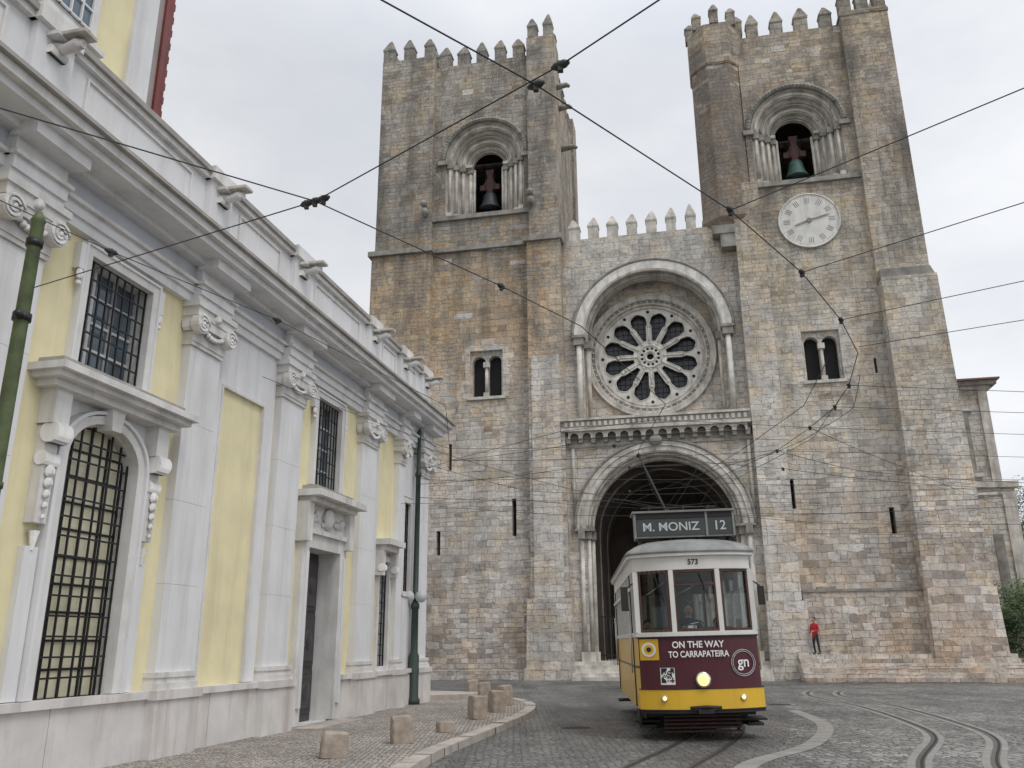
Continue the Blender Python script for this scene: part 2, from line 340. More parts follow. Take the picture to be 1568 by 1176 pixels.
def tower(x0,x1,xm0,xm1,zt,cxb,zs,sill,ropen,bif,slits,bifz,side):
    holes=[archpts(cxb,2.45,sill,zs)]
    bl=rect(bif-.95,bif+.95,bifz,bifz+2.75)
    holes.append(bl)
    for (sx,sz,sw,sh) in slits: holes.append(rect(sx-sw/2,sx+sw/2,sz,sz+sh))
    b.flat(rect(xm0-.3,xm1+.3,0,zt),holes,0,'stone')
    for (sx,sz,sw,sh) in slits:
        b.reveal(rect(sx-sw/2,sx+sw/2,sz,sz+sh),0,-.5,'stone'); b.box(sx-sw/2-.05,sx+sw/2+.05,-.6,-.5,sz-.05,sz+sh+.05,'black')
    b.reveal(archpts(cxb,2.45,sill,zs),0,-.25,'carve')
    b.box(xm0-.2,xm1+.2,-.02,.16,sill-.28,sill-.001,'carve_dk')
    b.reveal(bl,0,-.35,'stone_lt')
    ah=[archpts(bif-.46,.38,bifz+.06,bifz+2.1),archpts(bif+.46,.38,bifz+.06,bifz+2.1)]
    b.flat(bl,ah,-.22,'stone_lt')
    for l in ah: b.reveal(l,-.22,-.6,'stone_lt')
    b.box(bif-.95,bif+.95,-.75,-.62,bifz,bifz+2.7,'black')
    b.tube([(bif,.12,bifz+.25),(bif,.12,bifz+1.75)],.09,'carve',10)
    b.box(bif-.17,bif+.17,-.25,.03,bifz+1.75,bifz+2.05,'carve'); b.box(bif-.15,bif+.15,-.25,.03,bifz+.02,bifz+.25,'carve')
    b.box(bif-1.1,bif+1.1,-.02,.12,bifz-.16,bifz-.001,'carve')
    for i in range(8):
        z=bifz-.05+i*.37
        for sx in (-1,1):
            e=random.uniform(.25,.75); xx=bif+sx*.955
            b.box(min(xx,xx+sx*e),max(xx,xx+sx*e),-.1,.012,z,z+.36,'stone_lt')
    b.box(bif-1.0,bif+1.0,-.1,.013,bifz+2.76,bifz+3.1,'stone_lt'); b.box(bif-.3,bif+.45,-.1,.013,bifz+3.11,bifz+3.45,'stone_lt')
    b.box(x0+.3,x0+1.2,-9.4,-.3,0,zt-.5,'stone'); b.box(x1-1.2,x1-.3,-9.4,-.3,0,zt-.5,'stone')
    b.box(x0+.3,x1-.3,-10.2,-9.4,0,zt,'stone')
    b.box(x0+.4,x0+1.0,-9.4,-.3,zt-.5,zt,'stone'); b.box(x1-1.0,x1-.4,-9.4,-.3,zt-.5,zt,'stone')
    b.box(x0+1.25,x1-1.25,-9.3,-.6,zt-1.6,zt-1.3,'stone_dk')
    b.box(x0+1.25,x1-1.25,-9.3,-1.4,sill-.8,sill-.4,'stone_dk')
    n=int((xm1-xm0)/1.2)
    for i in range(n):
        merlon(xm0+(i+.5)*(xm1-xm0)/n,-.32,zt)
    b.box(xm0,xm1,-.62,-.01,zt-.25,zt,'stone_dk')
    for j in range(6): merlon(x0+.7,-1.6-j*1.35,zt); merlon(x1-.7,-1.6-j*1.35,zt)
    for i in range(8): merlon(x0+.8+i*(x1-x0-1.6)/7,-9.8,zt)
tower(-15.8,-4.5,-12.3,-6.3,37.3,-9.08,30.35,26.5,1.0,-8.95,[(-11.0,10.9,.18,1.5),(-7.4,7.2,.24,2.0),(-11.6,6.3,.22,1.3)],15.0,-1)
for (x0,x1,zt) in ((-15.8,-12.3,38.0),(-6.3,-4.55,38.3)):
    b.box(x0,x1,-1.6,.38,24.35,zt,'stone'); b.box(x0-.13,x1+.08,-1.7,.52,0,24.05,'stone')
    b.box(x0-.32,x1+.2,-1.8,.72,24.05,24.36,'carve_dk')
    n=3 if x1-x0>3 else 2
    for i in range(n): merlon(x0+.38+i*(x1-x0-.76)/(n-1),.08,zt,.6 if n==2 else .7)
    if n==3: merlon(x0+.38,-1.2,zt)
    merlon(x1-.38,-1.2,zt,.6)
b.box(-12.2,-6.35,-.02,.22,24.1,24.36,'carve_dk')
b.box(-6.2,-4.62,-10.4,-8.8,0,38.3,'stone'); b.box(-4.85,-4.3,-9.,-1.7,24.1,24.36,'carve_dk')
for (w,z) in ((-1.2,33.9),(-3.4,32.4),(-.4,34.9)):
    b.tube([(-4.9,-w,z),(-3.9,-w-.1,z+.05),(-3.75,-w-.12,z-.1)],[.2,.16,.1],'carve_dk',6)
for x in (-12.6,-6.1):
    b.ball((x,-.75,26.6),.3,'carve_dk',8,(.8,1.2,1)); b.ball((x,-1.0,27.05),.22,'carve_dk',8)
    b.tube([(x,-.7,26.9),(x,-.95,27.35)],[.18,.07],'carve_dk',6)
belfry(-9.08,30.35,26.5,1.0)
b.box(-16.2,-6.6,-.5,.75,0,.45,'stone'); b.box(-6.75,-4.2,.3,1.1,0,.55,'stone_lt'); b.box(-6.6,-4.35,.3,.85,.55,3.9,'stone_lt',.06,.06)
tower(3.8,14.9,6.7,12.3,36.3,9.2,29.9,26.45,1.08,9.15,[(6.95,8.1,.2,1.5),(11.5,6.7,.24,1.3),(11.7,14.9,.14,.8)],14.7,1)
b.box(12.3,14.9,-1.6,.38,20.05,36.9,'stone',.0,.0)
b.box(12.35,15.05,-1.8,.9,4.,19.8,'stone',.12,.25); b.box(12.25,15.2,-1.8,1.35,0,4.05,'stone',.1,.15)
b.prism([(12.3,19.8),(15.0,19.8),(14.8,20.3),(12.35,20.3)],-1.7,.8,'carve_dk')
for i in range(3): merlon(12.65+i*.95,.08,36.9,.66)
merlon(14.55,-1.2,36.9)
b.box(12.25,14.95,-1.62,.42,36.55,36.75,'stone_dk')
belfry(9.2,29.9,26.45,1.08)
b.lathe(5.2,-1.0,[(.9,22.6),(1.2,23.4),(1.5,24.1),(1.72,24.4),(1.72,24.7),(1.62,24.75),(1.62,34.4)],'turret',8,False)
b.lathe(5.2,-1.0,[(1.66,34.4),(1.72,34.5),(1.72,37.2)],'stone',8,False)
for j in range(8):
    a=j*math.pi/4+.39+.39; merlon(5.2+1.42*math.cos(a),-1.0-1.42*math.sin(a),37.2,.55,.8,.55,d=.5)
b.box(4.1,5.3,-1.6,.5,23.4,23.9,'carve_dk'); b.box(4.5,5.3,-1.6,.45,22.6,23.4,'carve_dk')
b.box(5.25,6.8,-1.6,.55,0,19.9,'stone_lt'); b.box(5.3,6.75,-1.6,.45,19.9,26.4,'stone')
b.box(5.1,6.95,.3,.95,0,3.6,'stone_lt',.05,.05)
b.box(-6.25,-4.7,.4,.62,0,17.,'stone_lt')
for i in range(110):
    x=random.choice([random.uniform(-12.1,-6.6),random.uniform(7,12.1)]); z=random.uniform(1,36)
    if (14<z<19.2 or 25.5<z<34 or (x>0 and 21.5<z<26)) : continue
    if any(abs(x-q)<1.2 for q in (-11,-7.4,-11.6,6.95,11.5,11.7)) and 6<z<17: continue
    b.box(x,x+random.uniform(.4,1.1),-.1,.008+random.uniform(0,.006),z,z+random.uniform(.28,.4),random.choice(('stone_lt','stone_lt','stone_dk')))
b.box(6.85,12.25,-.02,.5,0,4.0,'stone',0,.1); b.prism([(6.85,4.0),(12.25,4.0),(12.25,4.12),(6.85,4.12)],-.02,.57,'carve_dk')
rw=-.25
hole=archpts(.42,3.85,13.,18.1,36)
b.flat(rect(-4.7,5.4,11.9,24.25),[hole],rw,'stone_lt')
b.reveal(hole,rw,-1.6,'stone_lt')
b.ring(.42,18.1,3.84,4.32,rw-.1,rw+.22,18.0,'carve_lt',36)
b.ring(.42,18.1,3.5,3.86,-1.0,-.55,18.0,'carve',36)
for rr,w,rad,k in ((4.4,rw+.2,.09,'carve_dk'),(3.8,rw+.12,.09,'carve'),(3.5,-.6,.1,'carve_dk')):
    b.tube([(.42-rr*math.cos(math.pi*j/36),-w,18.1+rr*math.sin(math.pi*j/36)) for j in range(37)],rad,k,6)
for sx in (-1,1):
    x=.42+sx*4.05
    b.tube([(x,-.02,13.3),(x,-.02,17.6)],.15,'carve_lt',10); b.box(x-.28,x+.28,-.3,.25,17.6,18.0,'carve_dk'); b.box(x-.36,x+.36,-.3,.32,18.0,18.15,'carve_dk')
    x=.42+sx*3.62
    b.tube([(x,.7,13.3),(x,.7,17.6)],.12,'carve',10); b.box(x-.2,x+.2,-1.0,-.45,17.6,18.0,'carve_dk')
RC=(.2,17.3)
def circ(r,n=48,c=RC,ph=0): return [(c[0]+r*math.cos(2*math.pi*i/n+ph),c[1]+r*math.sin(2*math.pi*i/n+ph)) for i in range(n)]
b.flat(rect(-3.6,4.5,12.9,22.1),[circ(3.35,64)],-1.6,'stone_lt')
b.reveal(circ(3.35,64),-1.6,-2.1,'carve_dk')
def annulus(r0,r1,w0,w1,k,n=64):
    a=circ(r0,n);c=circ(r1,n)
    vs=[(x,-w1,z) for x,z in a]+[(x,-w1,z) for x,z in c]+[(x,-w0,z) for x,z in a]+[(x,-w0,z) for x,z in c]
    fs=[]
    for i in range(n):
        j=(i+1)%n; fs+=[(i,i+n,j+n,j),(i,j,j+2*n,i+2*n),(i+n,i+3*n,j+3*n,j+n)]
    b.add(vs,fs,k)
annulus(3.35,3.6,-1.7,-1.42,'carve'); annulus(3.12,3.36,-1.9,-1.6,'carve_dk'); annulus(2.94,3.14,-2.0,-1.72,'carve')
for rr,w,rad in ((3.62,-1.45,.07),(3.36,-1.52,.06),(3.12,-1.62,.06),(2.94,-1.75,.05)):
    b.tube([(x,-w,z) for x,z in circ(rr,64)],rad,'carve',6,True)
for i in range(60):
    a=2*math.pi*i/60; b.ball((RC[0]+3.24*math.cos(a),1.6,RC[1]+3.24*math.sin(a)),.075,'carve',6)
holes=[circ(.2,12)]; petals=[]
for i in range(12):
    a=2*math.pi*(i+.5)/12
    pr=[(.95,-.12),(1.75,-.33)]
    for j in range(25):
        t=R(-112+224*j/24); q=1+.07*abs(math.cos(3*(t)))
        pr.append((2.14+.50*q*math.cos(t),.455*q*math.sin(t)))
    pr+=[(1.75,.33),(.95,.12)]
    l=[(RC[0]+r*math.cos(a)-t*math.sin(a),RC[1]+r*math.sin(a)+t*math.cos(a)) for r,t in pr]
    holes.append(l); petals.append(l)
    holes.append(circ(.085,8,(RC[0]+.48*math.cos(a),RC[1]+.48*math.sin(a))))
b.flat(circ(2.96,64),holes,-1.82,'carve_lt')
for h in holes: b.reveal(h,-1.82,-2.02,'carve')
for l in petals: b.tube([(x,1.81,z) for x,z in l],.028,'carve_lt',5,True)
for i in range(12):
    a=2*math.pi*i/12
    p=lambda r:(RC[0]+r*math.cos(a),1.8,RC[1]+r*math.sin(a))
    b.tube([p(.8),p(1.75)],.06,'carve_lt',6); b.ball(p(1.8),.10,'carve_lt',6); b.ball(p(.8),.09,'carve_lt',6)
    b.disc(RC[0]+2.70*math.cos(a),RC[1]+2.70*math.sin(a),.09,-1.9,-1.80,'black',10)
for rr in (.66,.3): b.tube([(x,1.8,z) for x,z in circ(rr,32)],.06,'carve_lt',6,True)
b.disc(RC[0],RC[1],3.0,-2.25,-2.2,'glassdk',48)
for i in range(-9,10):
    q=math.sqrt(max(0,2.9**2-(i*.3)**2)); b.tube([(RC[0]+i*.3,2.18,RC[1]-q),(RC[0]+i*.3,2.18,RC[1]+q)],.012,'iron',4); b.tube([(RC[0]-q,2.18,RC[1]+i*.3),(RC[0]+q,2.18,RC[1]+i*.3)],.012,'iron',4)
# corbelled gallery under the rose
b.box(-4.65,5.2,-1.6,.75,12.55,12.72,'carve'); b.box(-4.55,5.1,.55,.7,12.72,13.12,'carve_dk'); b.box(-4.65,5.2,.5,.78,13.12,13.24,'carve')
for i in range(32): b.box(-4.45+i*.3,-4.29+i*.3,.7,.735,12.8,13.04,'carve')
nc=15; st=.665
b.box(-4.62,5.15,.08,.2,11.75,12.56,'carve')
for i in range(nc):
    x=-4.3+i*st; b.prism([(x-.10,11.95),(x+.10,11.95),(x+.14,12.3),(x-.14,12.3)],0.2,.5,'carve_dk')
    if i<nc-1: b.flat(rect(x,x+st,12.18,12.56),[archpts(x+st/2,.22,12.18+.002,12.25,8)],.58,'carve'); b.reveal(archpts(x+st/2,.22,12.182,12.25,8),.58,.2,'carve_dk')
# portal wall
ph=archpts(.45,3.95,.85,7.4,40)
b.flat(rect(-4.7,5.3,0,12.05),[ph],.1,'stone_lt')
b.ring(.45,7.4,3.96,4.5,.0,.32,7.3,'carve',40)
b.ring(.45,7.4,3.84,3.97,-.5,.05,.85,'carve_lt',40); b.ring(.45,7.4,3.7,3.85,-1.2,-.4,.85,'carve',40)
for rr,w,rad in ((4.55,.3,.09),(4.25,.33,.05),(3.95,.2,.07),(3.84,.03,.06),(3.7,-.42,.07)):
    b.tube([(.45-rr*math.cos(math.pi*j/40),-w,7.4+rr*math.sin(math.pi*j/40)) for j in range(41)],rad,'carve_dk' if rr>4.5 else 'carve',6)
for sx in (-1,1):
    for r_,w_ in ((4.22,.22),(3.88,0.05),(3.72,-.42)):
        x=.45+sx*r_; b.tube([(x,-w_,1.3),(x,-w_,6.9)],.11,'carve',10); b.box(x-.17,x+.17,w_-.18,w_+.2,6.9,7.3,'carve_dk'); b.box(x-.17,x+.17,w_-.18,w_+.2,.55,1.3,'carve')
    b.box(.45+sx*4.05-.5,.45+sx*4.05+.5,-.2,.42,7.3,7.42,'carve_dk')
    b.tube([(.45+sx*4.55,-.2,8.2),(.45+sx*4.55,-.2,11.7)],.1,'carve',8)
b.ball((.3,-.5,11.9),.3,'carve_dk',8,(1.2,.6,1))
# porch interior
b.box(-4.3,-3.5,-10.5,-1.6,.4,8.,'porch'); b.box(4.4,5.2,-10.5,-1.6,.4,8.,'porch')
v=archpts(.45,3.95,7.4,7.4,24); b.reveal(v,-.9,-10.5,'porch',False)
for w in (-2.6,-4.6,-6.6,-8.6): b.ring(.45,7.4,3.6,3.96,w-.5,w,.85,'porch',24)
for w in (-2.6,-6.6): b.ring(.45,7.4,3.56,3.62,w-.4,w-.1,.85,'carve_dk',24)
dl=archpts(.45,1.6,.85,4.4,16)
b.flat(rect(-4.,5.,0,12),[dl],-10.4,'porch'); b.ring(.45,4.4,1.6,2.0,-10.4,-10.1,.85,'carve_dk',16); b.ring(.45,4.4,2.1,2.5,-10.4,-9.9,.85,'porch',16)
b.box(-1.3,2.2,-11.2,-11.1,.5,6.5,'door')
b.box(-3.6,4.5,-11.,.1,0,.85,'carve')
for i in range(5): b.box(-4.3,5.1,.1+.33*i,.1+.33*(i+1),0,.85-.17*(i+1)+.17,'carve')
for x in [ -3.3+.16*i for i in range(11)]+[2.6+.16*i for i in range(11)]: b.tube([(x,1.2,.85),(x,1.2,3.1)],.018,'iron',5)
for z in (1.1,3.0):
    b.box(-3.4,-1.6,-1.22,-1.18,z,z+.05,'iron'); b.box(2.5,4.3,-1.22,-1.18,z,z+.05,'iron')
for i in range(7): merlon(-3.75+i*1.12,rw-.32,24.25,.60,.75,.8,'carve')
b.box(-4.6,5.3,-11,rw-.6,22.8,23.9,'stone_dk'); b.box(-4.6,5.3,rw-.7,rw-.02,23.4,24.24,'stone_lt')
b.box(-11.,10.,-60,-11.3,0,20,'stone'); b.box(-4.5,5.3,-11.3,-10.6,8,20,'stone')
for i in range(6):
    b.box(6.3,15.6,-.1,1.35+.34*(5-i),.19*i,.19*(i+1),'stone_lt' if i%2 else 'stone')
o=b.obj('masonry',cath)
b=MB()
for cx,zb,k in ((-9.08,27.55,'belliron'),(9.2,27.4,'bell')):
    W=1.55
    b.lathe(cx,-W,[(.70,zb),(.68,zb+.08),(.55,zb+.28),(.45,zb+.65),(.40,zb+.95),(.28,zb+1.12),(.08,zb+1.2)],k,20)
    b.box(cx-.62,cx+.62,-W-.13,-W+.13,zb+1.35,zb+1.7,'yoke'); b.box(cx-.18,cx+.18,-W-.15,-W+.15,zb+1.15,zb+2.1,'yoke')
    b.prism([(cx-.42,zb+1.7),(cx+.42,zb+1.7),(cx+.16,zb+2.2),(cx+.26,zb+2.75),(cx-.26,zb+2.75),(cx-.16,zb+2.2)],-W-.11,-W+.11,'yoke')
    for q in (-.28,.28): b.tube([(cx+q,W-.14,zb+1.1),(cx+q,W-.14,zb+2.3)],.025,'iron',5)
    b.tube([(cx-1.1,W,zb+1.5),(cx+1.1,W,zb+1.5)],.06,'iron',6); b.ball((cx,W,zb+.05),.13,'iron',8)
b.obj('bells',cath)
b=MB(); CC=(9.3,23.85)
b.disc(CC[0],CC[1],1.62,.0,.1,'clock',56); 
b.tube([(CC[0]+1.6*math.cos(2*math.pi*i/56),-.1,CC[1]+1.6*math.sin(2*math.pi*i/56)) for i in range(56)],.05,'clock',6,True)
b.disc(CC[0],CC[1],.14,.1,.17,'carve_dk',16)
for i in range(60):
    a=2*math.pi*i/60
    r0,r1,hw=(1.45,1.52,.012) if i%5 else (1.02,1.36,.03)
    ca,sa=math.cos(a),math.sin(a)
    n_=1 if i%5 else 3
    for q in range(n_):
        o_=(q-(n_-1)/2)*.1
        b.prism([(CC[0]+r*ca-(t+o_)*sa,CC[1]+r*sa+(t+o_)*ca) for r,t in ((r0,-hw*.5),(r1,-hw*.5),(r1,hw*.5),(r0,hw*.5))],.1,.112,'carve_dk')
def hand(ang,l,wd):
    ca,sa=math.cos(ang),math.sin(ang)
    b.prism([(CC[0]+r*ca-t*sa,CC[1]+r*sa+t*ca) for r,t in ((-.25,-wd*.5),(l*.8,-wd),(l,0),(l*.8,wd),(-.25,wd*.5))],.13,.16,'carve_dk')
hand(R(14),1.15,.035); hand(R(180+18),.85,.05)
b.obj('clock_face',cath)
# ============================================================ LEFT BUILDING
be=math.atan(.225)
pal=empty('yellow_church_building',(-8.85,0,0),math.pi/2-be)
b=MB()
X0,X1=1.0,27.5
arc=lambda cx,h,z0,zs,rise: archpts(cx,h,z0,zs,16,rise)
bigs=[arc(12.55,.76,1.08,4.3,.72),arc(4.9,.76,1.08,4.3,.72)]
ups=[rect(11.75,13.2,5.62,7.28),rect(19.5,20.8,5.2,7.28),rect(4.2,5.6,5.62,7.28)]
door=rect(19.3,20.95,.12,3.8)
nar=[rect(25.55,26.1,3.2,5.75),rect(23.75,24.45,1.2,3.9)]
b.flat(rect(X0,X1,0,7.7),bigs+ups+[door]+nar,0,'yellow')
for l in bigs+ups+[door]+nar: b.reveal(l,0,-.4,'white2')
b.box(X0,X1,-12,-.6,0,9.2,'yellow'); b.box(X1-.4,X1,-12,-.02,0,8.3,'white')
def grille(x0,x1,z0,z1,nx,nz,k,w=-.1,arch=None,r=.014):
    def top(x): 
        if not arch: return z1
        cx,h,zs,rise=arch; return zs+rise*math.sqrt(max(0,h*h-(x-cx)**2))
    for i in range(nx+1):
        x=x0+(x1-x0)*i/nx; x=min(max(x,x0+.02),x1-.02); b.box(x-r,x+r,w-r,w+r,z0,top(x),'iron')
    for j in range(nz+1):
        z=z0+(z1-z0)*j/nz; a0,a1=x0,x1
        if arch and z>arch[2]:
            q=arch[1]*math.sqrt(max(0,1-((z-arch[2])/(arch[3]*arch[1]))**2)); a0,a1=arch[0]-q,arch[0]+q
        if a1-a0>.1: b.box(a0,a1,w-r*.9,w+r*.9,z-r,z+r,'iron')
for cx in (12.55,4.9):
    b.box(cx-.8,cx+.8,-.20,-.16,1.0,5.0,'pane'); grille(cx-.76,cx+.76,1.08,4.84,7,14,'pane',-.05,(cx,.76,4.3,.72),.0125)
    grille(cx-.76,cx+.76,1.08,4.84,4,10,'pane',-.15,None,.016)
for x0,x1,z0,z1 in ((11.75,13.2,5.62,7.28),(19.5,20.8,5.2,7.28),(4.2,5.6,5.62,7.28)):
    b.box(x0-.03,x1+.03,-.3,-.26,z0,z1,'paneblue'); grille(x0,x1,z0,z1,8,6,'x',-.03,None,.012)
    for f in (.33,.66): b.box(x0+(x1-x0)*f-.03,x0+(x1-x0)*f+.03,-.26,-.22,z0,z1,'white2')
    for f in (.25,.5,.75): b.box(x0,x1,-.26,-.23,z0+(z1-z0)*f-.02,z0+(z1-z0)*f+.02,'white2')
    for (a0,a1,c0,c1) in ((x0-.13,x0,z0-.001,z1+.13),(x1,x1+.13,z0-.001,z1+.13),(x0,x1,z1,z1+.13)): b.box(a0,a1,.001,.1,c0,c1,'white2')
    for (a0,a1,c0,c1) in ((x0-.17,x0-.13,z0,z1+.17),(x1+.13,x1+.17,z0,z1+.17),(x0-.13,x1+.13,z1+.13,z1+.17)): b.box(a0,a1,.001,.13,c0,c1,'white')
    for sx,xx in ((-1,x0-.22),(1,x1+.22)):
        b.box(xx-.055,xx+.055,.002,.12,z1-.3,z1+.1,'white'); b.ball((xx,-.1,z1-.38),.06,'white',8,(1,.7,1.4)); b.ball((xx,-.1,z1-.52),.04,'white',8)
for l in nar:
    x0,z0=l[0]; x1,z1=l[2]; b.box(x0-.02,x1+.02,-.42,-.38,z0,z1,'paneblue'); grille(x0,x1,z0,z1,3,10,'x',-.03,None,.015)
    for a0,a1,c0,c1 in ((x0-.14,x0,z0-.1,z1+.14),(x1,x1+.14,z0-.1,z1+.14),(x0,x1,z1,z1+.14),(x0,x1,z0-.14,z0)): b.box(a0,a1,.001,.08,c0,c1,'white2')
for cx in (12.55,4.9):
    b.ring(cx,4.3,.76,.92,.001,.14,1.1,'white2',16,.76); b.ring(cx,4.3,.92,.98,.001,.18,1.1,'white',16,.78)
    b.prism([(cx-.1,4.78),(cx+.1,4.78),(cx+.16,5.14),(cx-.16,5.14)],.0,.26,'white2')
    # white spandrel panel over the arch
    sp_=archpts(cx,.985,4.3,4.3,16,.78); b.flat([(cx-1.24,4.3),(cx-.985,4.3)]+sp_[1:-1]+[(cx+.985,4.3),(cx+1.24,4.3),(cx+1.24,5.1),(cx-1.24,5.1)],[],.03,'white')
    for sx in (-1,1):
        x=cx+sx*1.12
        b.box(x-.12,x+.12,.0,.10,1.1,3.0,'white'); b.box(x-.15,x+.15,.0,.26,4.62,5.1,'white2')
        b.tube([(x-.14,-.22,4.5),(x+.14,-.22,4.5)],.15,'white2',14); b.tube([(x-.13,-.13,4.15),(x+.13,-.13,4.15)],.10,'white2',12)
        b.prism([(x-.11,3.3),(x+.11,3.3),(x+.12,4.6),(x-.12,4.6)],.0,.16,'white2')
        for q in range(5): b.ball((x,-.2,3.98-.15*q),.08-.012*q,'white2',8,(1,.7,1.1))
        b.tube([(x,-.1,3.2),(x,-.1,2.95)],[.07,.02],'white2',8)
    b.box(cx-1.4,cx+1.4,0,.34,5.1,5.2,'white2'); b.box(cx-1.5,cx+1.5,0,.48,5.2,5.28,'white2'); b.box(cx-1.57,cx+1.57,0,.58,5.28,5.38,'white2'); b.box(cx-1.4,cx+1.4,0,.4,5.38,5.5,'weather')
    b.box(cx-1.0,cx+1.0,0,.16,5.5,5.6,'white2')
b.box(19.2,21.05,-.5,-.4,.1,3.9,'door')
for i,(x0,x1) in enumerate(((19.36,20.08),(20.17,20.89))):
    for z0,z1 in ((.3,1.2),(1.3,2.4),(2.5,3.65)):
        b.box(x0,x1,-.4,-.36,z0,z1,'door'); b.box(x0+.1,x1-.1,-.36,-.32,z0+.1,z1-.1,'door')
        b.ball(((x0+x1)/2,.33,(z0+z1)/2),.2,'door',10,(1,.25,1.2))
b.box(20.08,20.17,-.4,-.3,.12,3.8,'door'); b.ball((20.22,.3,1.75),.04,'chrome',8)
for x0,x1 in ((18.98,19.3),(20.95,21.27)):
    b.box(x0,x1,0,.16,.15,3.8,'white2'); b.box(x0+.1,x1-.1,.16,.22,.5,3.7,'white')
b.box(18.98,21.27,0,.16,3.8,4.1,'white2'); b.box(18.9,21.35,0,.24,4.1,4.2,'white2')
b.prism([(19.0,4.2),(21.25,4.2),(21.1,4.75),(19.15,4.75)],0,.14,'white2')
for i in range(22):
    a=random.uniform(-1,1); b.ball((20.12+a*.85,-.16,4.48+random.uniform(-.18,.18)*(1.2-abs(a))),random.uniform(.05,.11),'white2',8,(1.3,.6,1))
b.ball((20.12,-.2,4.5),.22,'white2',12,(1,.5,1.1))
b.box(18.95,21.3,0,.4,4.75,4.86,'white2'); b.box(18.8,21.45,0,.6,4.86,5.0,'white2'); b.box(19.1,21.1,0,.35,5.0,5.14,'weather')
for x in (19.0,21.25): b.prism([(x-.12,3.9),(x+.12,3.9),(x+.14,4.75),(x-.14,4.75)],.0,.3,'white2')
b.box(18.9,21.4,.12,.75,0.02,.14,'kerb')
b.box(23.45,24.65,0,.45,4.3,4.45,'white2'); b.box(23.55,24.55,0,.3,4.15,4.3,'white2')
for x in (23.6,24.55): b.prism([(x-.08,3.5),(x+.08,3.5),(x+.09,4.15),(x-.09,4.15)],0,.25,'white2'); b.tube([(x-.1,-.2,3.7),(x+.1,-.2,3.7)],.1,'white2',10)
b.box(15.25,15.5,0,.05,1.1,7.6,'white'); b.box(17.1,17.5,0,.05,1.1,7.6,'white'); b.box(15.5,17.1,0,.05,6.42,7.6,'white')
for a0,a1,c0,c1 in ((15.5,15.55,1.1,6.42),(17.05,17.1,1.1,6.42),(15.55,17.05,6.37,6.42)): b.box(a0,a1,0,.075,c0,c1,'white2')
b.box(23.25,23.45,0,.05,1.1,7.6,'white'); b.box(25.15,26.55,0,.04,5.95,7.6,'white'); b.box(25.15,25.38,0,.04,1.1,5.95,'white'); b.box(26.25,26.55,0,.04,1.1,5.95,'white'); b.box(25.38,26.25,0,.04,1.1,3.05,'white')
def span_excl(a,bb,ex):
    out=[];c=a
    for e0,e1 in ex:
        out.append((c,e0)); c=e1
    out.append((c,bb)); return out
for a0,a1 in span_excl(X0,X1,[(18.95,21.3)]):
    x=a0
    while x<a1-.01:   # plinth slabs with open joints
        e=min(a1,x+random.uniform(1.1,1.7)); e=a1 if a1-e<.5 else e
        b.box(x+.004,e-.004,0,.14+random.uniform(-.006,.006),0,.98,'plinth'); x=e
    b.box(a0,a1,0,.2,.98,1.09,'plinth')
pils=[(2.6,3.6),(6.2,7.2),(9.95,10.8),(14.25,15.2),(17.6,18.6),(22.0,23.0),(24.75,25.2),(26.55,27.45)]
def volute(x,z,r,wf):
    b.disc(x,z,r,wf-.14,wf,'white2',18)
    pts=[]
    for i in range(34):
        t=i/33*4.6*math.pi; rr=r*(1-.88*i/33); pts.append((x+rr*math.cos(t),-wf-.01,z+rr*math.sin(t)))
    b.tube(pts,r*.13,'white2',6); b.ball((x,-wf-.01,z),r*.2,'white2',8)
for (x0,x1) in pils:
    wd=x1-x0; c=(x0+x1)/2
    b.box(x0-.12,x1+.12,0,.30,0,.96,'plinth'); b.box(x0-.15,x1+.15,0,.34,.96,1.10,'plinth')
    b.box(x0-.08,x1+.08,0,.27,1.10,1.2,'white2'); b.box(x0-.04,x1+.04,0,.23,1.2,1.28,'white2'); b.box(x0-.06,x1+.06,0,.25,1.28,1.36,'white2')
    zz=1.36
    for hh in (1.35,1.35,1.35,1.34):
        b.box(x0,x1,0,.16,zz,zz+hh-.006,'white'); zz+=hh
    b.box(x0+.01,x1-.01,0,.153,1.36,6.75,'white2'); b.box(x0-.03,x1+.03,0,.2,6.75,6.82,'white2')
    b.box(x0-.02,x1+.02,0,.22,6.82,7.1,'white2'); b.box(x0-.08,x1+.08,0,.3,7.1,7.26,'white2'); b.box(x0-.15,x1+.15,0,.36,7.42,7.52,'white2'); b.box(x0-.1,x1+.1,0,.32,7.26,7.42,'white2')
    r=min(.175,wd*.25)
    for sx,xx in ((-1,x0+.02),(1,x1-.02)): 
        volute(xx,7.12,r,.36)
        b.tube([(xx,-.02,7.12),(xx,-.3,7.12)],r*.8,'white2',12)
    for i in range(9):
        t=i/8-.5; b.ball((c+t*wd*.7,-.28,6.98+.5*t*t),.05,'white2',8)
    b.ball((c,-.32,7.36),.09,'white2',8)
    b.box(x0-.06,x1+.06,0,.27,7.52,7.66,'white'); b.box(x0-.06,x1+.06,0,.31,7.66,7.84,'white'); b.box(x0-.1,x1+.1,0,.37,7.84,7.9,'white2')
    b.box(x0-.04,x1+.04,0,.28,7.9,8.2,'white'); b.box(x0-.08,x1+.08,.2,.6,8.12,8.3,'white')
b.box(X0,X1,0,.12,7.52,7.68,'white'); b.box(X0,X1,0,.17,7.68,7.84,'white'); b.box(X0,X1+.02,0,.24,7.84,7.9,'white2')
b.box(X0,X1,0,.13,7.9,8.2,'frieze'); b.box(X0,X1+.05,0,.34,8.2,8.3,'white'); b.box(X0,X1+.25,-.3,.72,8.3,8.42,'white'); b.box(X0,X1+.32,-.3,.84,8.42,8.56,'white2'); b.box(X0,X1+.38,-.3,.92,8.56,8.62,'weather')
b.box(X0,X1+.15,-.4,.5,8.62,8.70,'weather')
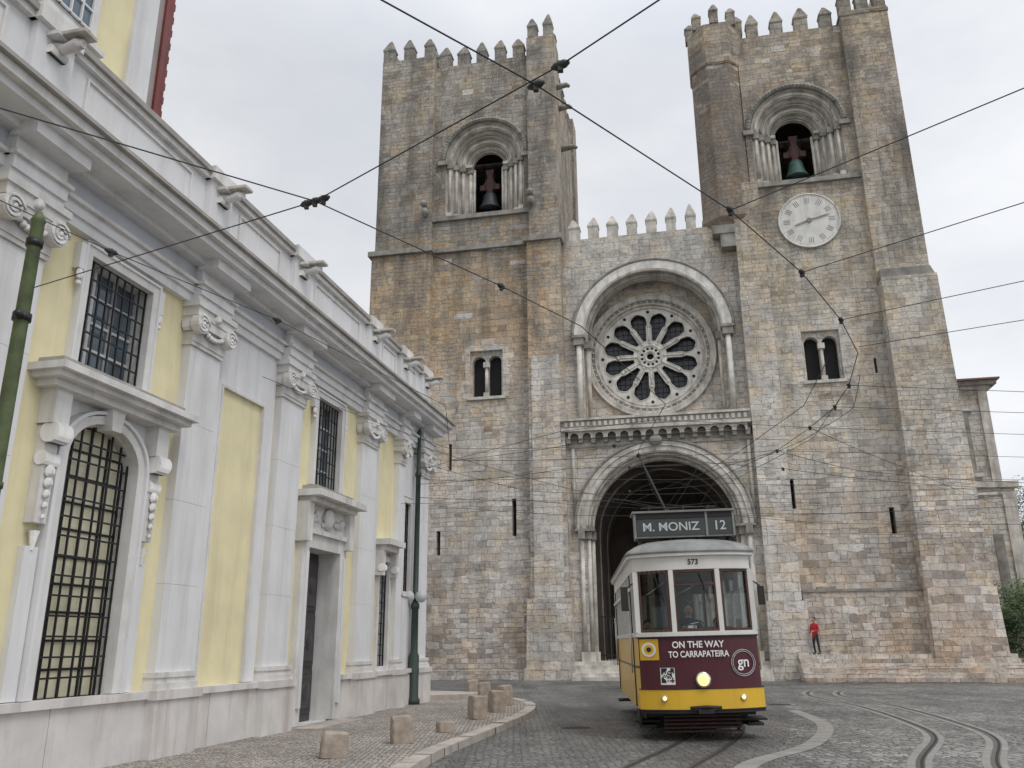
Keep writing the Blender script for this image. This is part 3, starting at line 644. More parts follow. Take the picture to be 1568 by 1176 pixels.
b.box(X0,X1,-.35,.12,8.70,9.0,'white'); b.box(X0,X1,-.3,.04,9.0,10.05,'white'); b.box(X0,X1,-.38,.14,10.05,10.15,'white2'); b.box(X0,X1,-.42,.2,10.15,10.25,'weather')
for i,(x0,x1) in enumerate(pils):
    c=(x0+x1)/2
    b.box(c-.36,c+.36,-.4,.16,8.70,10.05,'white'); b.box(c-.42,c+.42,-.45,.25,10.05,10.3,'white2')
    if i<len(pils)-1:
        n0=x1+.35;n1=pils[i+1][0]-.35
        if n1-n0>.6: 
            for a0,a1,c0,c1 in ((n0,n1,9.1,9.14),(n0,n1,9.9,9.94),(n0,n0+.04,9.14,9.9),(n1-.04,n1,9.14,9.9)): b.box(a0,a1,.03,.075,c0,c1,'white2')
    b.tube([(c,-.1,9.86),(c,-.34,9.80),(c,-.52,9.85),(c,-.62,9.84)],[.095,.075,.09,.06],'white2',12)
    b.tube([(c-.15,-.2,9.74),(c+.15,-.2,9.74)],.07,'white2',12)
    b.box(c-.13,c+.13,.1,.72,9.95,10.0,'carve'); b.box(c-.2,c+.2,.1,.36,9.92,9.98,'white2')
# tall block
b.box(X0,12.5,-10,-.5,10.2,20,'yellow'); b.box(12.5,13.05,-10,-.42,10.2,20,'white'); b.box(X0,13.05,-10,-.36,10.25,10.75,'white')
b.box(13.05,13.6,-7,-.75,11.0,20,'brownwall')
for i in range(60): b.box(13.6,13.82+.03*(i%2),-7,-.7,11.0+i*.15,11.148+i*.15,'redclad')
b.box(10.2,11.7,-.52,-.42,10.95,13.2,'white2'); b.box(10.4,11.5,-.45,-.40,11.15,13.,'paneblue'); b.box(10.1,11.8,-.5,-.3,10.85,10.95,'white2')
for i in range(6): b.box(10.4+i*.22-.012,10.4+i*.22+.012,-.4,-.36,11.15,13,'white')
for i in range(6): b.box(10.4,11.5,-.4,-.365,11.15+i*.35,11.18+i*.35,'white')
b.prism([(X0,10.2),(X1,10.2),(X1-4,10.9),(X0,10.9)],-11.5,-4,'tile')
b.obj('facade',pal,.012)

# ============================================================ BACKGROUND BUILDING right
bk=empty('pale_stone_building',(7.31,44.0,0),R(-11.7)); b=MB()
b.box(16.6,19.9,-22,-8,0,10.3,'stone_lt'); b.box(16.6,19.4,-22,-8.3,10.3,16.1,'stone_lt')
b.box(16.5,20.1,-22.2,-7.8,10.0,10.35,'carve'); b.box(16.5,20.0,-22.1,-7.9,9.6,9.75,'carve')
b.box(16.5,19.6,-22.2,-8.1,15.9,16.1,'carve'); b.box(16.4,19.9,-22.4,-7.8,16.1,16.35,'carve_dk')
b.box(16.3,20.05,-22.4,-7.6,16.35,16.45,'tile')
b.box(17.2,18.2,-8.3,-8.2,10.9,14.6,'carve_dk'); b.box(18.9,19.4,-8.3,-8.15,10.35,15.9,'carve'); b.box(19.2,19.85,-8.,-7.9,.0,9.6,'carve')
b.box(17.,18.5,-8.25,-8.12,14.6,14.8,'carve'); b.box(17.,18.5,-8.25,-8.1,10.7,10.9,'carve')
b.box(18.4,18.9,-8.,-7.95,2.6,7.4,'carve_dk'); b.box(19.9,30,-16,-12,0,3.0,'stone_lt')
b.obj('walls',bk)

# ============================================================ GROUND
def sheet(name,pts,z,k,parent=None,thick=0):
    b=MB(); n=len(pts)
    if thick:
        vs=[(x,y,z) for x,y in pts]+[(x,y,z-thick) for x,y in pts]
        b.add(vs,[tuple(range(n))]+[(i+n,(i+1)%n+n,(i+1)%n,i) for i in range(n)],k)
    else: b.add([(x,y,z) for x,y in pts],[tuple(range(n))],k)
    return b.obj(name,parent)
sheet('ground',[(-600,-600),(600,-600),(600,900),(-600,900)],0,'setts')
def smooth(pts,n=8):
    out=[]
    P=[pts[0]]+pts+[pts[-1]]
    for i in range(1,len(P)-2):
        for j in range(n):
            t=j/n; a,b_,c,d=P[i-1],P[i],P[i+1],P[i+2]
            out.append(tuple(.5*((2*b_[q])+(-a[q]+c[q])*t+(2*a[q]-5*b_[q]+4*c[q]-d[q])*t*t+(-a[q]+3*b_[q]-3*c[q]+d[q])*t**3) for q in range(2)))
    out.append(pts[-1]); return out
kerbline=smooth([(-2.6,-12),(-2.2,4),(-1.45,13.6),(-.6,18.),(.15,21.6),(.45,24.2),(.3,26.6),(-.5,28.8),(-2.0,30.6),(-4.5,32.3),(-9,33.5)])
sheet('road',smooth([(-2.7,-12),(-2.3,4),(-1.5,13.6),(.1,21.6),(-.6,29.),(-4.6,32.4),(-14,34)])+[(-20,44),(-6,45.6),(3,43.2),(9.5,40.6)]+smooth([(9.4,38),(8.6,31),(7.2,24),(5.4,18.),(3.6,13.),(2.2,6.),(1.6,-12)]),.004,'roadsetts')
wall=[(-8.85+s*math.sin(be),s*math.cos(be)) for s in (27.9,20,10,0,-8)]
b=MB(); pv=kerbline+[(-9,31)]+wall+[(-10.6,-12)]
n=len(pv)
b.add([(x,y,.12) for x,y in pv]+[(x,y,-.01) for x,y in pv],[tuple(range(n-1,-1,-1))]+[(i+n,(i+1)%n+n,(i+1)%n,i) for i in range(n)],'calcada')
b.obj('pavement')
def offset(pts,d):
    out=[]
    for i,p in enumerate(pts):
        a=pts[max(0,i-1)];c=pts[min(len(pts)-1,i+1)]; dx,dy=c[0]-a[0],c[1]-a[1]; l=math.hypot(dx,dy) or 1
        out.append((p[0]+dy/l*d,p[1]-dx/l*d))
    return out
def ribbon(b,pts,d0,d1,z0,z1,k):
    A=offset(pts,d0);B=offset(pts,d1);n=len(pts)
    vs=[(x,y,z1) for x,y in A]+[(x,y,z1) for x,y in B]+[(x,y,z0) for x,y in A]+[(x,y,z0) for x,y in B]
    fs=[]
    for i in range(n-1): fs+=[(i,i+n,i+n+1,i+1),(i,i+1,i+1+2*n,i+2*n),(i+n,i+3*n,i+3*n+1,i+n+1)]
    b.add(vs,fs,k)
def resample(pts,step):
    out=[pts[0]]; acc=0
    for a,c in zip(pts,pts[1:]):
        l=math.hypot(c[0]-a[0],c[1]-a[1]); t=0
        while acc+l-t*1>=step and l>0:
            t+=step-acc; acc=0; out.append((a[0]+(c[0]-a[0])*t/l,a[1]+(c[1]-a[1])*t/l))
            if l-t<step: acc=l-t; break
        else: acc+=l
    return out
b=MB()
kr=resample(kerbline,.9)
for a,c in zip(kr,kr[1:]):
    L_=math.hypot(c[0]-a[0],c[1]-a[1]); 
    if L_<.2: continue
    ux,uy=(c[0]-a[0])/L_,(c[1]-a[1])/L_
    a2=(a[0]+ux*.012,a[1]+uy*.012);c2=(c[0]-ux*.012,c[1]-uy*.012)
    ribbon(b,[a2,c2],-.16,.12+random.uniform(-.01,.01),0,.135+random.uniform(-.008,.008),'kerb')
b.obj('kerb')
b=MB(); k2=smooth([(-4.2,26.),(-3.0,27.2),(-1.9,27.6),(-1.2,28.2),(-1.3,29.1),(-2.3,29.8),(-4.6,30.9),(-8,31.5)])
n=len(k2); b.add([(x,y,.26) for x,y in k2]+[(x,y,.1) for x,y in k2],[tuple(range(n))]+[(i+n,(i+1)%n+n,(i+1)%n,i) for i in range(n)],'kerb')
b.obj('raised_pavement_step')
def track(name,pts,gauge,band=True):
    b=MB(); P=smooth(pts,10)
    for d in (-gauge/2,gauge/2):
        if band: ribbon(b,P,d-.15,d+.19,0,.008,'concrete')
        ribbon(b,P,d-.03,d+.03,0,.013,'rail'); ribbon(b,P,d+.03,d+.075,0,.011,'groove'); ribbon(b,P,d+.075,d+.095,0,.013,'rail')
    b.obj(name)
track('tram_track',[(.2,-6),(1.0,8),(1.75,12.5),(3.1,15.8),(4.1,18.5),(4.9,22),(5.6,27),(6.3,32),(9,36.5),(16,38.6),(26,39)],.9,False)
track('tram_track',[(2.,-6),(4.9,9),(6.3,13.2),(8.3,17.),(9.2,20.2),(10.,25),(10.4,30.5),(12.5,34),(18,36),(28,36.3)],1.0)
cp=smooth([(2.2,9),(3.3,13.4),(5.2,16.2),(6.7,19.9),(7.3,24)])
sheet('concrete_patch',offset(cp,.2)+offset(cp,-.12)[::-1],.006,'concrete')
# manhole covers on the road
for (x,y) in ((1.3,19.5),(7.6,26.)):
    b=MB(); b.lathe(0,0,[(.33,.004),(.33,.012),(.29,.0125),(.02,.013)],'tdark',24); b.lathe(0,0,[(.40,.003),(.40,.009)],'concrete',24)
    o=b.obj('manhole_cover'); o.location=(x,y,.001)
def bollard(x,y,h,w,rot):
    b=MB(); n=8; prof=[(1.0,0),(1.02,h*.5),(.97,h-.04),(.86,h)]
    sq=[(1,.8),(.8,1),(-.8,1),(-1,.8),(-1,-.8),(-.8,-1),(.8,-1),(1,-.8)]
    vs=[(px*w*r*random.uniform(.95,1.05),py*w*.85*r*random.uniform(.95,1.05),z+random.uniform(-.02,.02)*(z>.1)) for r,z in prof for px,py in sq]
    fs=[(i*n+j,i*n+(j+1)%n,(i+1)*n+(j+1)%n,(i+1)*n+j) for i in range(3) for j in range(n)]+[tuple(range(3*n,4*n))]
    b.add(vs,fs,'bollard')
    o=b.obj('stone_bollard',None,.015); o.location=(x,y,.12); o.rotation_euler=(R(random.uniform(-3,3)),R(random.uniform(-4,4)),rot)
for (x,y,h,w) in ((-2.75,13.9,.36,.2),(-1.95,15.8,.44,.18),(-1.35,17.7,.2,.16),(-.85,20.6,.5,.19),(-.45,22.6,.5,.19),(-.25,25.0,.52,.19),(-.9,27.4,.5,.18),(-1.35,29.3,.5,.18)):
    bollard(x,y,h,w,random.uniform(0,1))
b=MB(); b.lathe(0,0,[(.11,0),(.11,.9),(.085,1.0),(.075,3.),(.065,6.0),(.075,6.02),(.03,6.12)],'green',14)
b.lathe(0,0,[(.09,4.9),(.09,4.98)],'iron',12); b.ball((.02,-.1,4.94),.05,'iron',8)
b.lathe(0,0,[(.082,5.72),(.085,5.8)],'iron',12); b.lathe(0,0,[(.088,3.2),(.088,3.26)],'green',12)
o=b.obj('green_catenary_pole'); o.location=(-4.95,8.0,.0)
b=MB(); b.lathe(0,0,[(.2,0),(.2,.12),(.15,.2),(.15,1.3),(.11,1.4),(.1,2.6),(.125,2.62),(.125,2.75),(.085,2.8),(.075,6.5),(.1,6.52),(.1,6.62),(.06,6.7),(.055,7.8),(.09,7.85),(.02,8.0)],'dkgreen',14)
b.tube([(-.05,-.05,7.2),(-.35,.1,7.35),(-.5,.2,7.2)],.03,'dkgreen',6)
for q in (-.18,.18): b.tube([(q,-.14,2.95),(q,-.16,2.95)],.17,'lettergrey',16)
b.box(-.3,.3,.1,.13,2.9,2.98,'dkgreen')
o=b.obj('green_catenary_pole'); o.location=(-2.88,25.6,.12)
# ============================================================ WIRES
b=MB()
def wire(pts,r=.0085,sag=.0,z=6.2):
    out=[]
    for i in range(len(pts)-1):
        a,c=pts[i],pts[i+1]; za=a[2] if len(a)>2 else z; zc=c[2] if len(c)>2 else z
        L_=math.hypot(a[0]-c[0],a[1]-c[1])
        for j in range(8):
            t=j/8; out.append((a[0]+(c[0]-a[0])*t,a[1]+(c[1]-a[1])*t,za+(zc-za)*t-sag*L_*4*t*(1-t)))
    e=pts[-1]; out.append((e[0],e[1],e[2] if len(e)>2 else z)); b.tube(out,r,'wire',5)
wire([(-6.6,10.35),(-6.16,10.12),(-2.05,7.95),(.41,5.79),(1.09,5.07),(3,3)],.007)
wire([(-3,3),(-.92,5.05),(.22,6.04),(2.37,8.22),(3.67,9.85),(4.78,11.52),(5.6,13.),(6.14,14.82),(6.42,16.3),(6.49,18.),(6.46,20.32),(5.8,24),(6.5,30)],.0075)
wire([(-7,4.3),(-4.4,6.3),(-2.05,7.95),(-.13,10.2),(1.03,11.7),(3.0,16.),(3.05,20.2),(4.3,26),(6,32)],.0075)
wire([(-6.,6.5),(-4.71,9.1),(-3.35,11.34),(-1.3,16.),(-1.57,21.17)],.006)
for a,c in (((2.37,8.22),(4.34,6.14)),((3.67,9.85),(5.47,8.1)),((4.78,11.52),(6.66,10.17)),((5.5,12.7),(7.47,11.58)),((6.14,14.82),(9.63,15.34)),((6.42,16.3),(10.6,16.9)),((6.49,18.),(11.5,18.8)),((6.46,20.32),(13.07,21.33)),((5.8,24),(15,24.5)),((6.5,30),(18,27.5)),((6.2,27),(17,25.5))):
    wire([a,c,(c[0]+2.5*(c[0]-a[0]),c[1]+2.5*(c[1]-a[1]),6.4)],.006)
wire([(-2.88,25.6,6.9),(-1.57,21.17),(3,20.8),(6.46,20.3)],.007,.01); wire([(-2.88,25.6,6.6),(-2.14,23.85),(1.,23.6),(5.8,24.)],.007,.01)
wire([(-2.88,25.6,6.4),(1.5,21.8,6.1),(6.3,21.47)],.007,.01); wire([(-1.57,21.17),(1.03,18,6.15),(3.02,17.2),(6.49,18)],.006)
wire([(-2.88,25.6,6.),(3.5,27,6.1),(6.,30)],.008,.01); wire([(-2.6,30,6.4),(2,31,6.2),(9,31.5,6.2),(25,29,6.4)],.008,.004)
wire([(-2.88,25.6,7.1),(.5,26.4,6.3),(6.2,27,6.3)],.008,.012); wire([(5.0,17.7),(2.,19,6.2),(-1.57,21.17,6.2)],.006,.01)
wire([(4.9,22,6.2),(5.3,26,6.2),(5.8,32,6.2),(9,36.5,6.2),(20,39,6.3)],.008)
wire([(6.46,20.32),(4.93,23.95),(4.,28.)],.007); wire([(6.14,14.82),(6.9,19),(6.3,25)],.006)
wire([(6.1,14.2,6.2),(6.5,15.6,6.0),(6.55,17.2,6.05),(6.3,19.,6.0),(5.9,21.,6.1)],.006,.02)
# second contact wire, cross spans and span-wire yokes over the junction
wire([(5.2,13.2),(5.7,16,6.15),(5.5,20,6.15),(5.0,25,6.15),(5.4,31,6.2),(8.5,36,6.2)],.007)
for (x0,y0,x1,y1) in ((2.4,19.6,6.5,19.2),(3.1,22.2,7.3,22.6),(3.6,26.,9.5,25.2),(4.2,29.5,10.6,28.6),(5.0,33,13,31),(1.,28.,5.4,29.6)):
    wire([(x0,y0,6.2),((x0+x1)/2,(y0+y1)/2,6.35),(x1,y1,6.2)],.007,.004)
wire([(6.46,20.32),(9.2,22.4,6.1),(15.,25.,6.2),(28,29,6.4)],.008,.006); wire([(6.49,18),(10.5,22.5,6.2),(18,31,6.4)],.007,.006)
wire([(7.3,22.6),(12,24.6,6.1),(24,28,6.3)],.008,.006); wire([(5.4,29.6),(12,33,6.1),(27,35,6.3)],.009,.005)
wire([(-2.88,25.6,7.6),(3.2,29,6.5),(9.,32.,6.5)],.008,.01); wire([(-3.6,24.2,5.6),(.2,25.4,5.9),(4.,28.,6.0)],.006,.012)
wire([(-4.9,15.9,6.8),(-1.5,19.8,6.2),(2.4,19.6,6.2)],.006,.008)
def insul(x,y,dx,dy,z=6.2):
    l=math.hypot(dx,dy); dx/=l;dy/=l
    b.tube([(x-dx*.08,y-dy*.08,z),(x-dx*.04,y-dy*.04,z),(x+dx*.04,y+dy*.04,z),(x+dx*.08,y+dy*.08,z)],[.015,.035,.035,.015],'wire',8)
    b.box(x-.022,x+.022,-y-.022,-y+.022,z-.06,z+.03,'wire')
for p in ((.22,6.04),(.41,5.79),(-2.15,8.0),(-1.95,7.9),(-2.05,7.95)): insul(p[0],p[1],1,-.6)
for p in ((2.37,8.22),(3.67,9.85),(4.78,11.52),(6.14,14.82),(6.42,16.3),(6.46,20.32),(-.13,10.2),(-3.35,11.34),(-4.71,9.1),(6.49,18),(2.4,19.6),(3.1,22.2),(7.3,22.6),(3.6,26.),(5.4,29.6)): insul(p[0],p[1],.6,1)
b.obj('overhead_tram_wires')

# ============================================================ TRAM
tram=empty('tram',(3.5,16.6,0),R(-4.),R(-1.0)); b=MB()
HW=1.17;LEN=8.4
def fy(x): return .32*abs(x/1.12)**2.6
def plan(n=20):
    f=[(-1.12+2.24*i/n,fy(-1.12+2.24*i/n)) for i in range(n+1)]
    return f+[(HW,.62)]+[(HW,LEN-.62)]+[(x,LEN-y) for x,y in reversed(f)]+[(-HW,LEN-.62),(-HW,.62)]
PL=plan()
def off(p,d): return (p[0]*(1+d/1.17),LEN/2+(p[1]-LEN/2)*(1+d/(LEN/2)))
def strip(i0,i1,z0,z1,k,d=0,th=.03):
    n=len(PL); idx=[i%n for i in range(i0,i1+1)]
    A=[off(PL[i],d) for i in idx];B=[off(PL[i],d-th) for i in idx];m=len(A)
    vs=[(x,y,z0) for x,y in A]+[(x,y,z1) for x,y in A]+[(x,y,z0) for x,y in B]+[(x,y,z1) for x,y in B]
    fs=[]
    for i in range(m-1): fs+=[(i,i+1,i+1+m,i+m),(i+m,i+1+m,i+1+3*m,i+3*m),(i+2*m,i+3*m,i+3*m+1,i+2*m+1),(i,i+2*m,i+2*m+1,i+1)]
    fs+=[(0,m,3*m,2*m),(m-1,3*m-1,4*m-1,2*m-1)]
    b.add(vs,fs,k,False)
n=len(PL)
strip(0,20,.92,1.86,'tmaroon',0); strip(0,20,.56,.93,'tyellow',.035,.06); strip(0,20,.5,.56,'tdark',.03)
strip(23,43,.56,1.86,'tyellow',0)
strip(20,23,.56,1.86,'tyellow',0); strip(43,n,.56,1.86,'tyellow',0)
strip(20,23,1.3,1.34,'tmaroon',.008); strip(43,n,1.3,1.34,'tmaroon',.008)
strip(0,n,1.86,1.94,'twhite',.03,.07); strip(0,n,3.08,3.36,'twhite',.0,.05); strip(0,n,3.34,3.4,'twhite',.07,.12)
strip(0,20,.915,.935,'tdark',.045,.01); strip(0,20,1.835,1.86,'tdark',.036,.03); strip(0,20,3.07,3.085,'tdark',.012,.03); strip(0,20,.55,.57,'tdark',.045,.02)
strip(0,20,1.95,3.08,'glass',-.03,.008); strip(20,23,1.95,3.08,'glass',-.03,.008); strip(43,n,1.95,3.08,'glass',-.03,.008); strip(23,43,1.95,3.08,'glass',-.03,.008)
def post(x,y,hx,hy,k='twhite',z0=1.94,z1=3.08): b.box(x-hx,x+hx,-(y+hy),-(y-hy),z0,z1,k)
for yy in (0,1):
    for x in (-.44,.44): 
        y=fy(x)+.02; post(x,y if yy==0 else LEN-y,.045,.04)
    for x in (-1.1,1.1):
        y=fy(x)+.03; post(x,y if yy==0 else LEN-y,.05,.07)
for sx in (-1,1):
    for i in range(8):
        y=.66+i*(LEN-1.32)/7; post(sx*(HW-.02),y,.03,.055)
    b.box(sx*HW-.035,sx*HW+.035,-(LEN-.6),-.6,2.74,2.8,'twhite')
for x0,x1 in ((-1.04,-.5),(-.39,.39),(.5,1.04)):
    for z0,z1 in ((1.945,1.99),(3.03,3.075)): 
        xa=[x0+(x1-x0)*i/6 for i in range(7)]
        for i in range(6):
            xm=(xa[i]+xa[i+1])/2; b.box(xa[i],xa[i+1],-(fy(xm)+.06),-(fy(xm)-.008),z0,z1,'twood')
    for x in (x0+.012,x1-.012): b.box(x-.02,x+.02,-(fy(x)+.06),-(fy(x)-.006),1.99,3.03,'twood')
b.box(-.37,.37,-.05,.0,2.78,2.81,'twood')
loops=[(.09,3.40),(.10,3.43),(.04,3.50),(-.12,3.60),(-.35,3.68),(-.7,3.73),(-1.,3.745)]
vs=[]
for d,z in loops:
    for p in PL: vs.append((p[0]*(1+d/1.17),LEN/2+(p[1]-LEN/2)*(1+d/(LEN/2)),z))
fs=[]
for i in range(len(loops)-1):
    for j in range(n): fs.append((i*n+j,i*n+(j+1)%n,(i+1)*n+(j+1)%n,(i+1)*n+j))
fs.append(tuple(range((len(loops)-1)*n,len(loops)*n)))
b.add(vs,fs,'troof',True)
b.add([(off(p,.09)[0],off(p,.09)[1],3.405) for p in PL],[tuple(range(n-1,-1,-1))],'twhite')
for x in (-.42,-.25,.25,.42): b.box(x-.06,x+.06,-7.2,-1.3,3.80,3.83,'troof')
for y in (1.5,3,4.5,6,7): b.box(-.5,.5,-y-.03,-y+.03,3.72,3.8,'troof')
for x in (-.75,.75): b.tube([(x,.9,3.6),(x,1.1,3.72),(x,7.2,3.72),(x,7.4,3.6)],.02,'tdark',6)
b.tube([(-.95,.5,3.52),(-.4,.22,3.6),(.4,.22,3.6),(.95,.5,3.52)],.015,'troof',6)
b.box(-1.0,.98,-1.25,-.75,3.78,4.28,'troof'); b.box(-.97,.42,-.75,-.735,3.82,4.16,'tsign'); b.box(.46,.95,-.75,-.735,3.82,4.16,'tsign')
b.box(-1.05,1.03,-1.3,-.68,4.28,4.32,'troof'); b.box(-.99,.97,-.745,-.72,4.17,4.27,'tdark')
for x in (-1.0,.44,.98): b.box(x-.022,x+.022,-.76,-.715,3.78,4.28,'troof')
for x in (-.9,-.3,.3,.9): b.box(x-.03,x+.03,-1.2,-.8,3.55,3.78,'tdark')
for x in (-.7,.0,.5): b.tube([(x,1.0,4.32),(x+.05,1.0,4.45)],.02,'tdark',6)
b.tube([(-.85,1.,4.42),(.7,1.,4.42)],.015,'tdark',6)
b.box(-.3,.3,-3.0,-2.2,3.83,3.95,'tdark'); b.lathe(0,-2.6,[(.15,3.95),(.12,4.3),(.05,4.4)],'tdark',10)
b.tube([(-.05,2.6,4.35),(-.55,3.9,6.15)],[.035,.02],'tdark',8); b.tube([(-.2,2.3,4.2),(-.2,3.1,4.5)],.05,'iron',8); b.ball((-.56,3.92,6.17),.06,'iron',8)
b.tube([(.1,2.3,4.1),(.25,2.4,4.5),(.1,2.9,4.45)],.02,'tdark',6)
b.tube([(.05,2.2,4.2),(-.1,2.6,4.62),(-.2,3.2,4.5)],.018,'tdark',6)
def yprism(x,z,y,r,y2,k,nn=20): b.tube([(x,y,z),(x,y2,z)],r,k,nn)
yprism(0,1.08,.03,.14,-.09,'chrome'); yprism(0,1.08,-.09,.11,-.1,'lamp')
for x in (-.72,.72): 
    y=fy(x)-.03; yprism(x,.76,y+.04,.055,y-.05,'chrome'); yprism(x,.76,y-.05,.038,y-.056,'lampsmall')
b.box(-.14,.14,-.2,.16,.5,.6,'tdark'); b.tube([(-.28,-.1,.6),(0,-.17,.62),(.28,-.1,.6)],.03,'tdark',8)
b.tube([(-1.1,.35,2.9),(-1.32,.25,2.75)],.015,'tdark',6); b.box(-1.4,-1.26,-.3,-.24,2.35,2.8,'tdark')
b.tube([(1.1,.35,2.9),(1.27,.25,2.75)],.015,'tdark',6); b.box(1.22,1.34,-.3,-.24,2.4,2.75,'tdark')
b.tube([(.1,-.03,3.02),(.25,-.03,2.45)],.01,'tdark',5); b.tube([(-.75,.06,3.02),(-.62,.04,2.5)],.01,'tdark',5)
for sx in (-1,1):
    for y in (.7,LEN-1.5):
        b.box(sx*(HW+.02)-.012,sx*(HW+.02)+.012,-y-.02,-y,.6,3.05,'tdark'); b.tube([(sx*(HW+.06),y+.1,1.2),(sx*(HW+.06),y+.1,2.4)],.018,'chrome',6)
        b.box(sx*1.0-.25,sx*1.0+.25,-y-.7,-y-.05,.30,.34,'tdark')
b.box(-1.0,1.0,-(LEN-.5),-.5,.42,.58,'tdark'); b.box(-.75,.75,-6.2,-2.2,.16,.5,'tdark')
for y in (2.9,5.5):
    for x in (-.45,.45): b.tube([(x-.05,y,.36),(x+.05,y,.36)],.35,'iron',20)
for z in (.13,.2,.27,.34,.41): b.box(-.72,.72,-.62+z*.5,-.58+z*.5,z,z+.035,'trust')
for x in (-.68,-.23,.23,.68): b.box(x-.03,x+.03,-.7,-.64,.12,.5,'tdark')
b.prism([(-.95,.24),(-.8,.16),(.8,.16),(.95,.24),(1.0,.5),(-1.0,.5)],-1.25,-1.2,'tdark')
b.box(-1.15,-.85,-1.2,-.6,.22,.27,'tdark'); b.box(-1.16,-1.12,-1.2,-.6,.25,.56,'tdark'); b.box(.85,1.15,-1.2,-.6,.22,.27,'tdark')
b.box(-1.12,1.12,-(LEN-.4),-.4,.85,.9,'twood'); b.box(-1.1,1.1,-(LEN-.4),-.4,3.3,3.33,'twhite')
for y in (1.55,LEN-1.6):
    for x in (-1.1,-.36): b.box(x,x+.74 if x>-.5 else x+.5,-y-.04,-y,.9,1.75,'twood')
    for x in (-.36,.38): b.box(x-.03,x+.03,-y-.04,-y,.9,3.3,'twood')
    b.box(-1.1,1.1,-y-.045,-y+.005,2.95,3.3,'twood')
for i in range(6):
    y=2.1+i*.78
    for sx in (-1,1): b.box(sx*.68-.38,sx*.68+.38,-y-.42,-y,1.25,1.36,'tseat'); b.box(sx*.68-.38,sx*.68+.38,-y-.5,-y-.42,1.25,2.05,'tseat')
for sx in (-1,1): b.tube([(sx*.4,1.6,2.95),(sx*.4,6.8,2.95)],.018,'chrome',6)
b.box(-.3,.05,-.42,-.18,1.0,1.95,'tdark'); b.lathe(-.12,-.3,[(.14,1.95),(.14,2.05),(.04,2.08)],'chrome',12); b.tube([(-.12,.3,2.08),(.06,.3,2.1)],.015,'chrome',6)
def onface(x0,x1,z0,z1,k,e=.006,nn=4):
    for i in range(nn):
        a=x0+(x1-x0)*i/nn;c=x0+(x1-x0)*(i+1)/nn
        b.add([(a,fy(a)-e,z0),(c,fy(c)-e,z0),(c,fy(c)-e,z1),(a,fy(a)-e,z1)],[(0,1,2,3)],k)
onface(-1.1,-.76,1.44,1.82,'tyellow',.012)
for (r,k,e) in ((.13,'letter',.018),(.09,'tyellow',.022),(.045,'tdark',.024)):
    x=-.94; sl=(fy(x+.01)-fy(x-.01))/.02
    b.add([(x+r*math.cos(t),fy(x)+sl*r*math.cos(t)-e-.01,1.63+r*math.sin(t)) for t in [2*math.pi*i/24 for i in range(24)]],[tuple(range(24))],k)
onface(-.76,-.5,1.0,1.3,'letter',.012)
for i in range(11):
    for j in range(11):
        fi=None
        for (ci,cj) in ((1,1),(1,9),(9,9)):
            if abs(i-ci)<=1 and abs(j-cj)<=1: fi=True
        if (fi) or random.random()<.45:
            x=-.745+i*.021; z=1.035+j*.0235
            b.add([(x,fy(x)-.018,z),(x+.021,fy(x+.021)-.018,z),(x+.021,fy(x+.021)-.018,z+.0235),(x,fy(x)-.018,z+.0235)],[(0,1,2,3)],'tdark')
x=.79; sl=(fy(x+.01)-fy(x-.01))/.02
for r in (.235,.205):
    b.tube([(x+r*math.cos(t),fy(x)+sl*r*math.cos(t)-.012,1.36+r*math.sin(t)) for t in [2*math.pi*i/40 for i in range(40)]],.007,'lettergrey',5,True)
b.obj('body',tram,.006)
fr=(R(90),0,0)
text('advert_line','ON THE WAY',.165,(-.04,-.02,1.70),fr,'letter',tram,sx=.92,bold=.02)
text('advert_line','TO CARRAPATEIRA',.155,(-.04,-.02,1.53),fr,'letter',tram,sx=.82,bold=.02)
text('roundel_text','gn',.27,(.79,fy(.79)-.02,1.37),(R(90),0,math.atan(sl)),'letter',tram)
text('fleet_number','573',.14,(0,-.012,3.22),fr,'tdark',tram)
text('destination','M. MONIZ',.24,(-.28,.728,3.99),fr,'lettergrey',tram,sx=1.05)
text('route_number','12',.26,(.7,.728,3.99),fr,'lettergrey',tram)

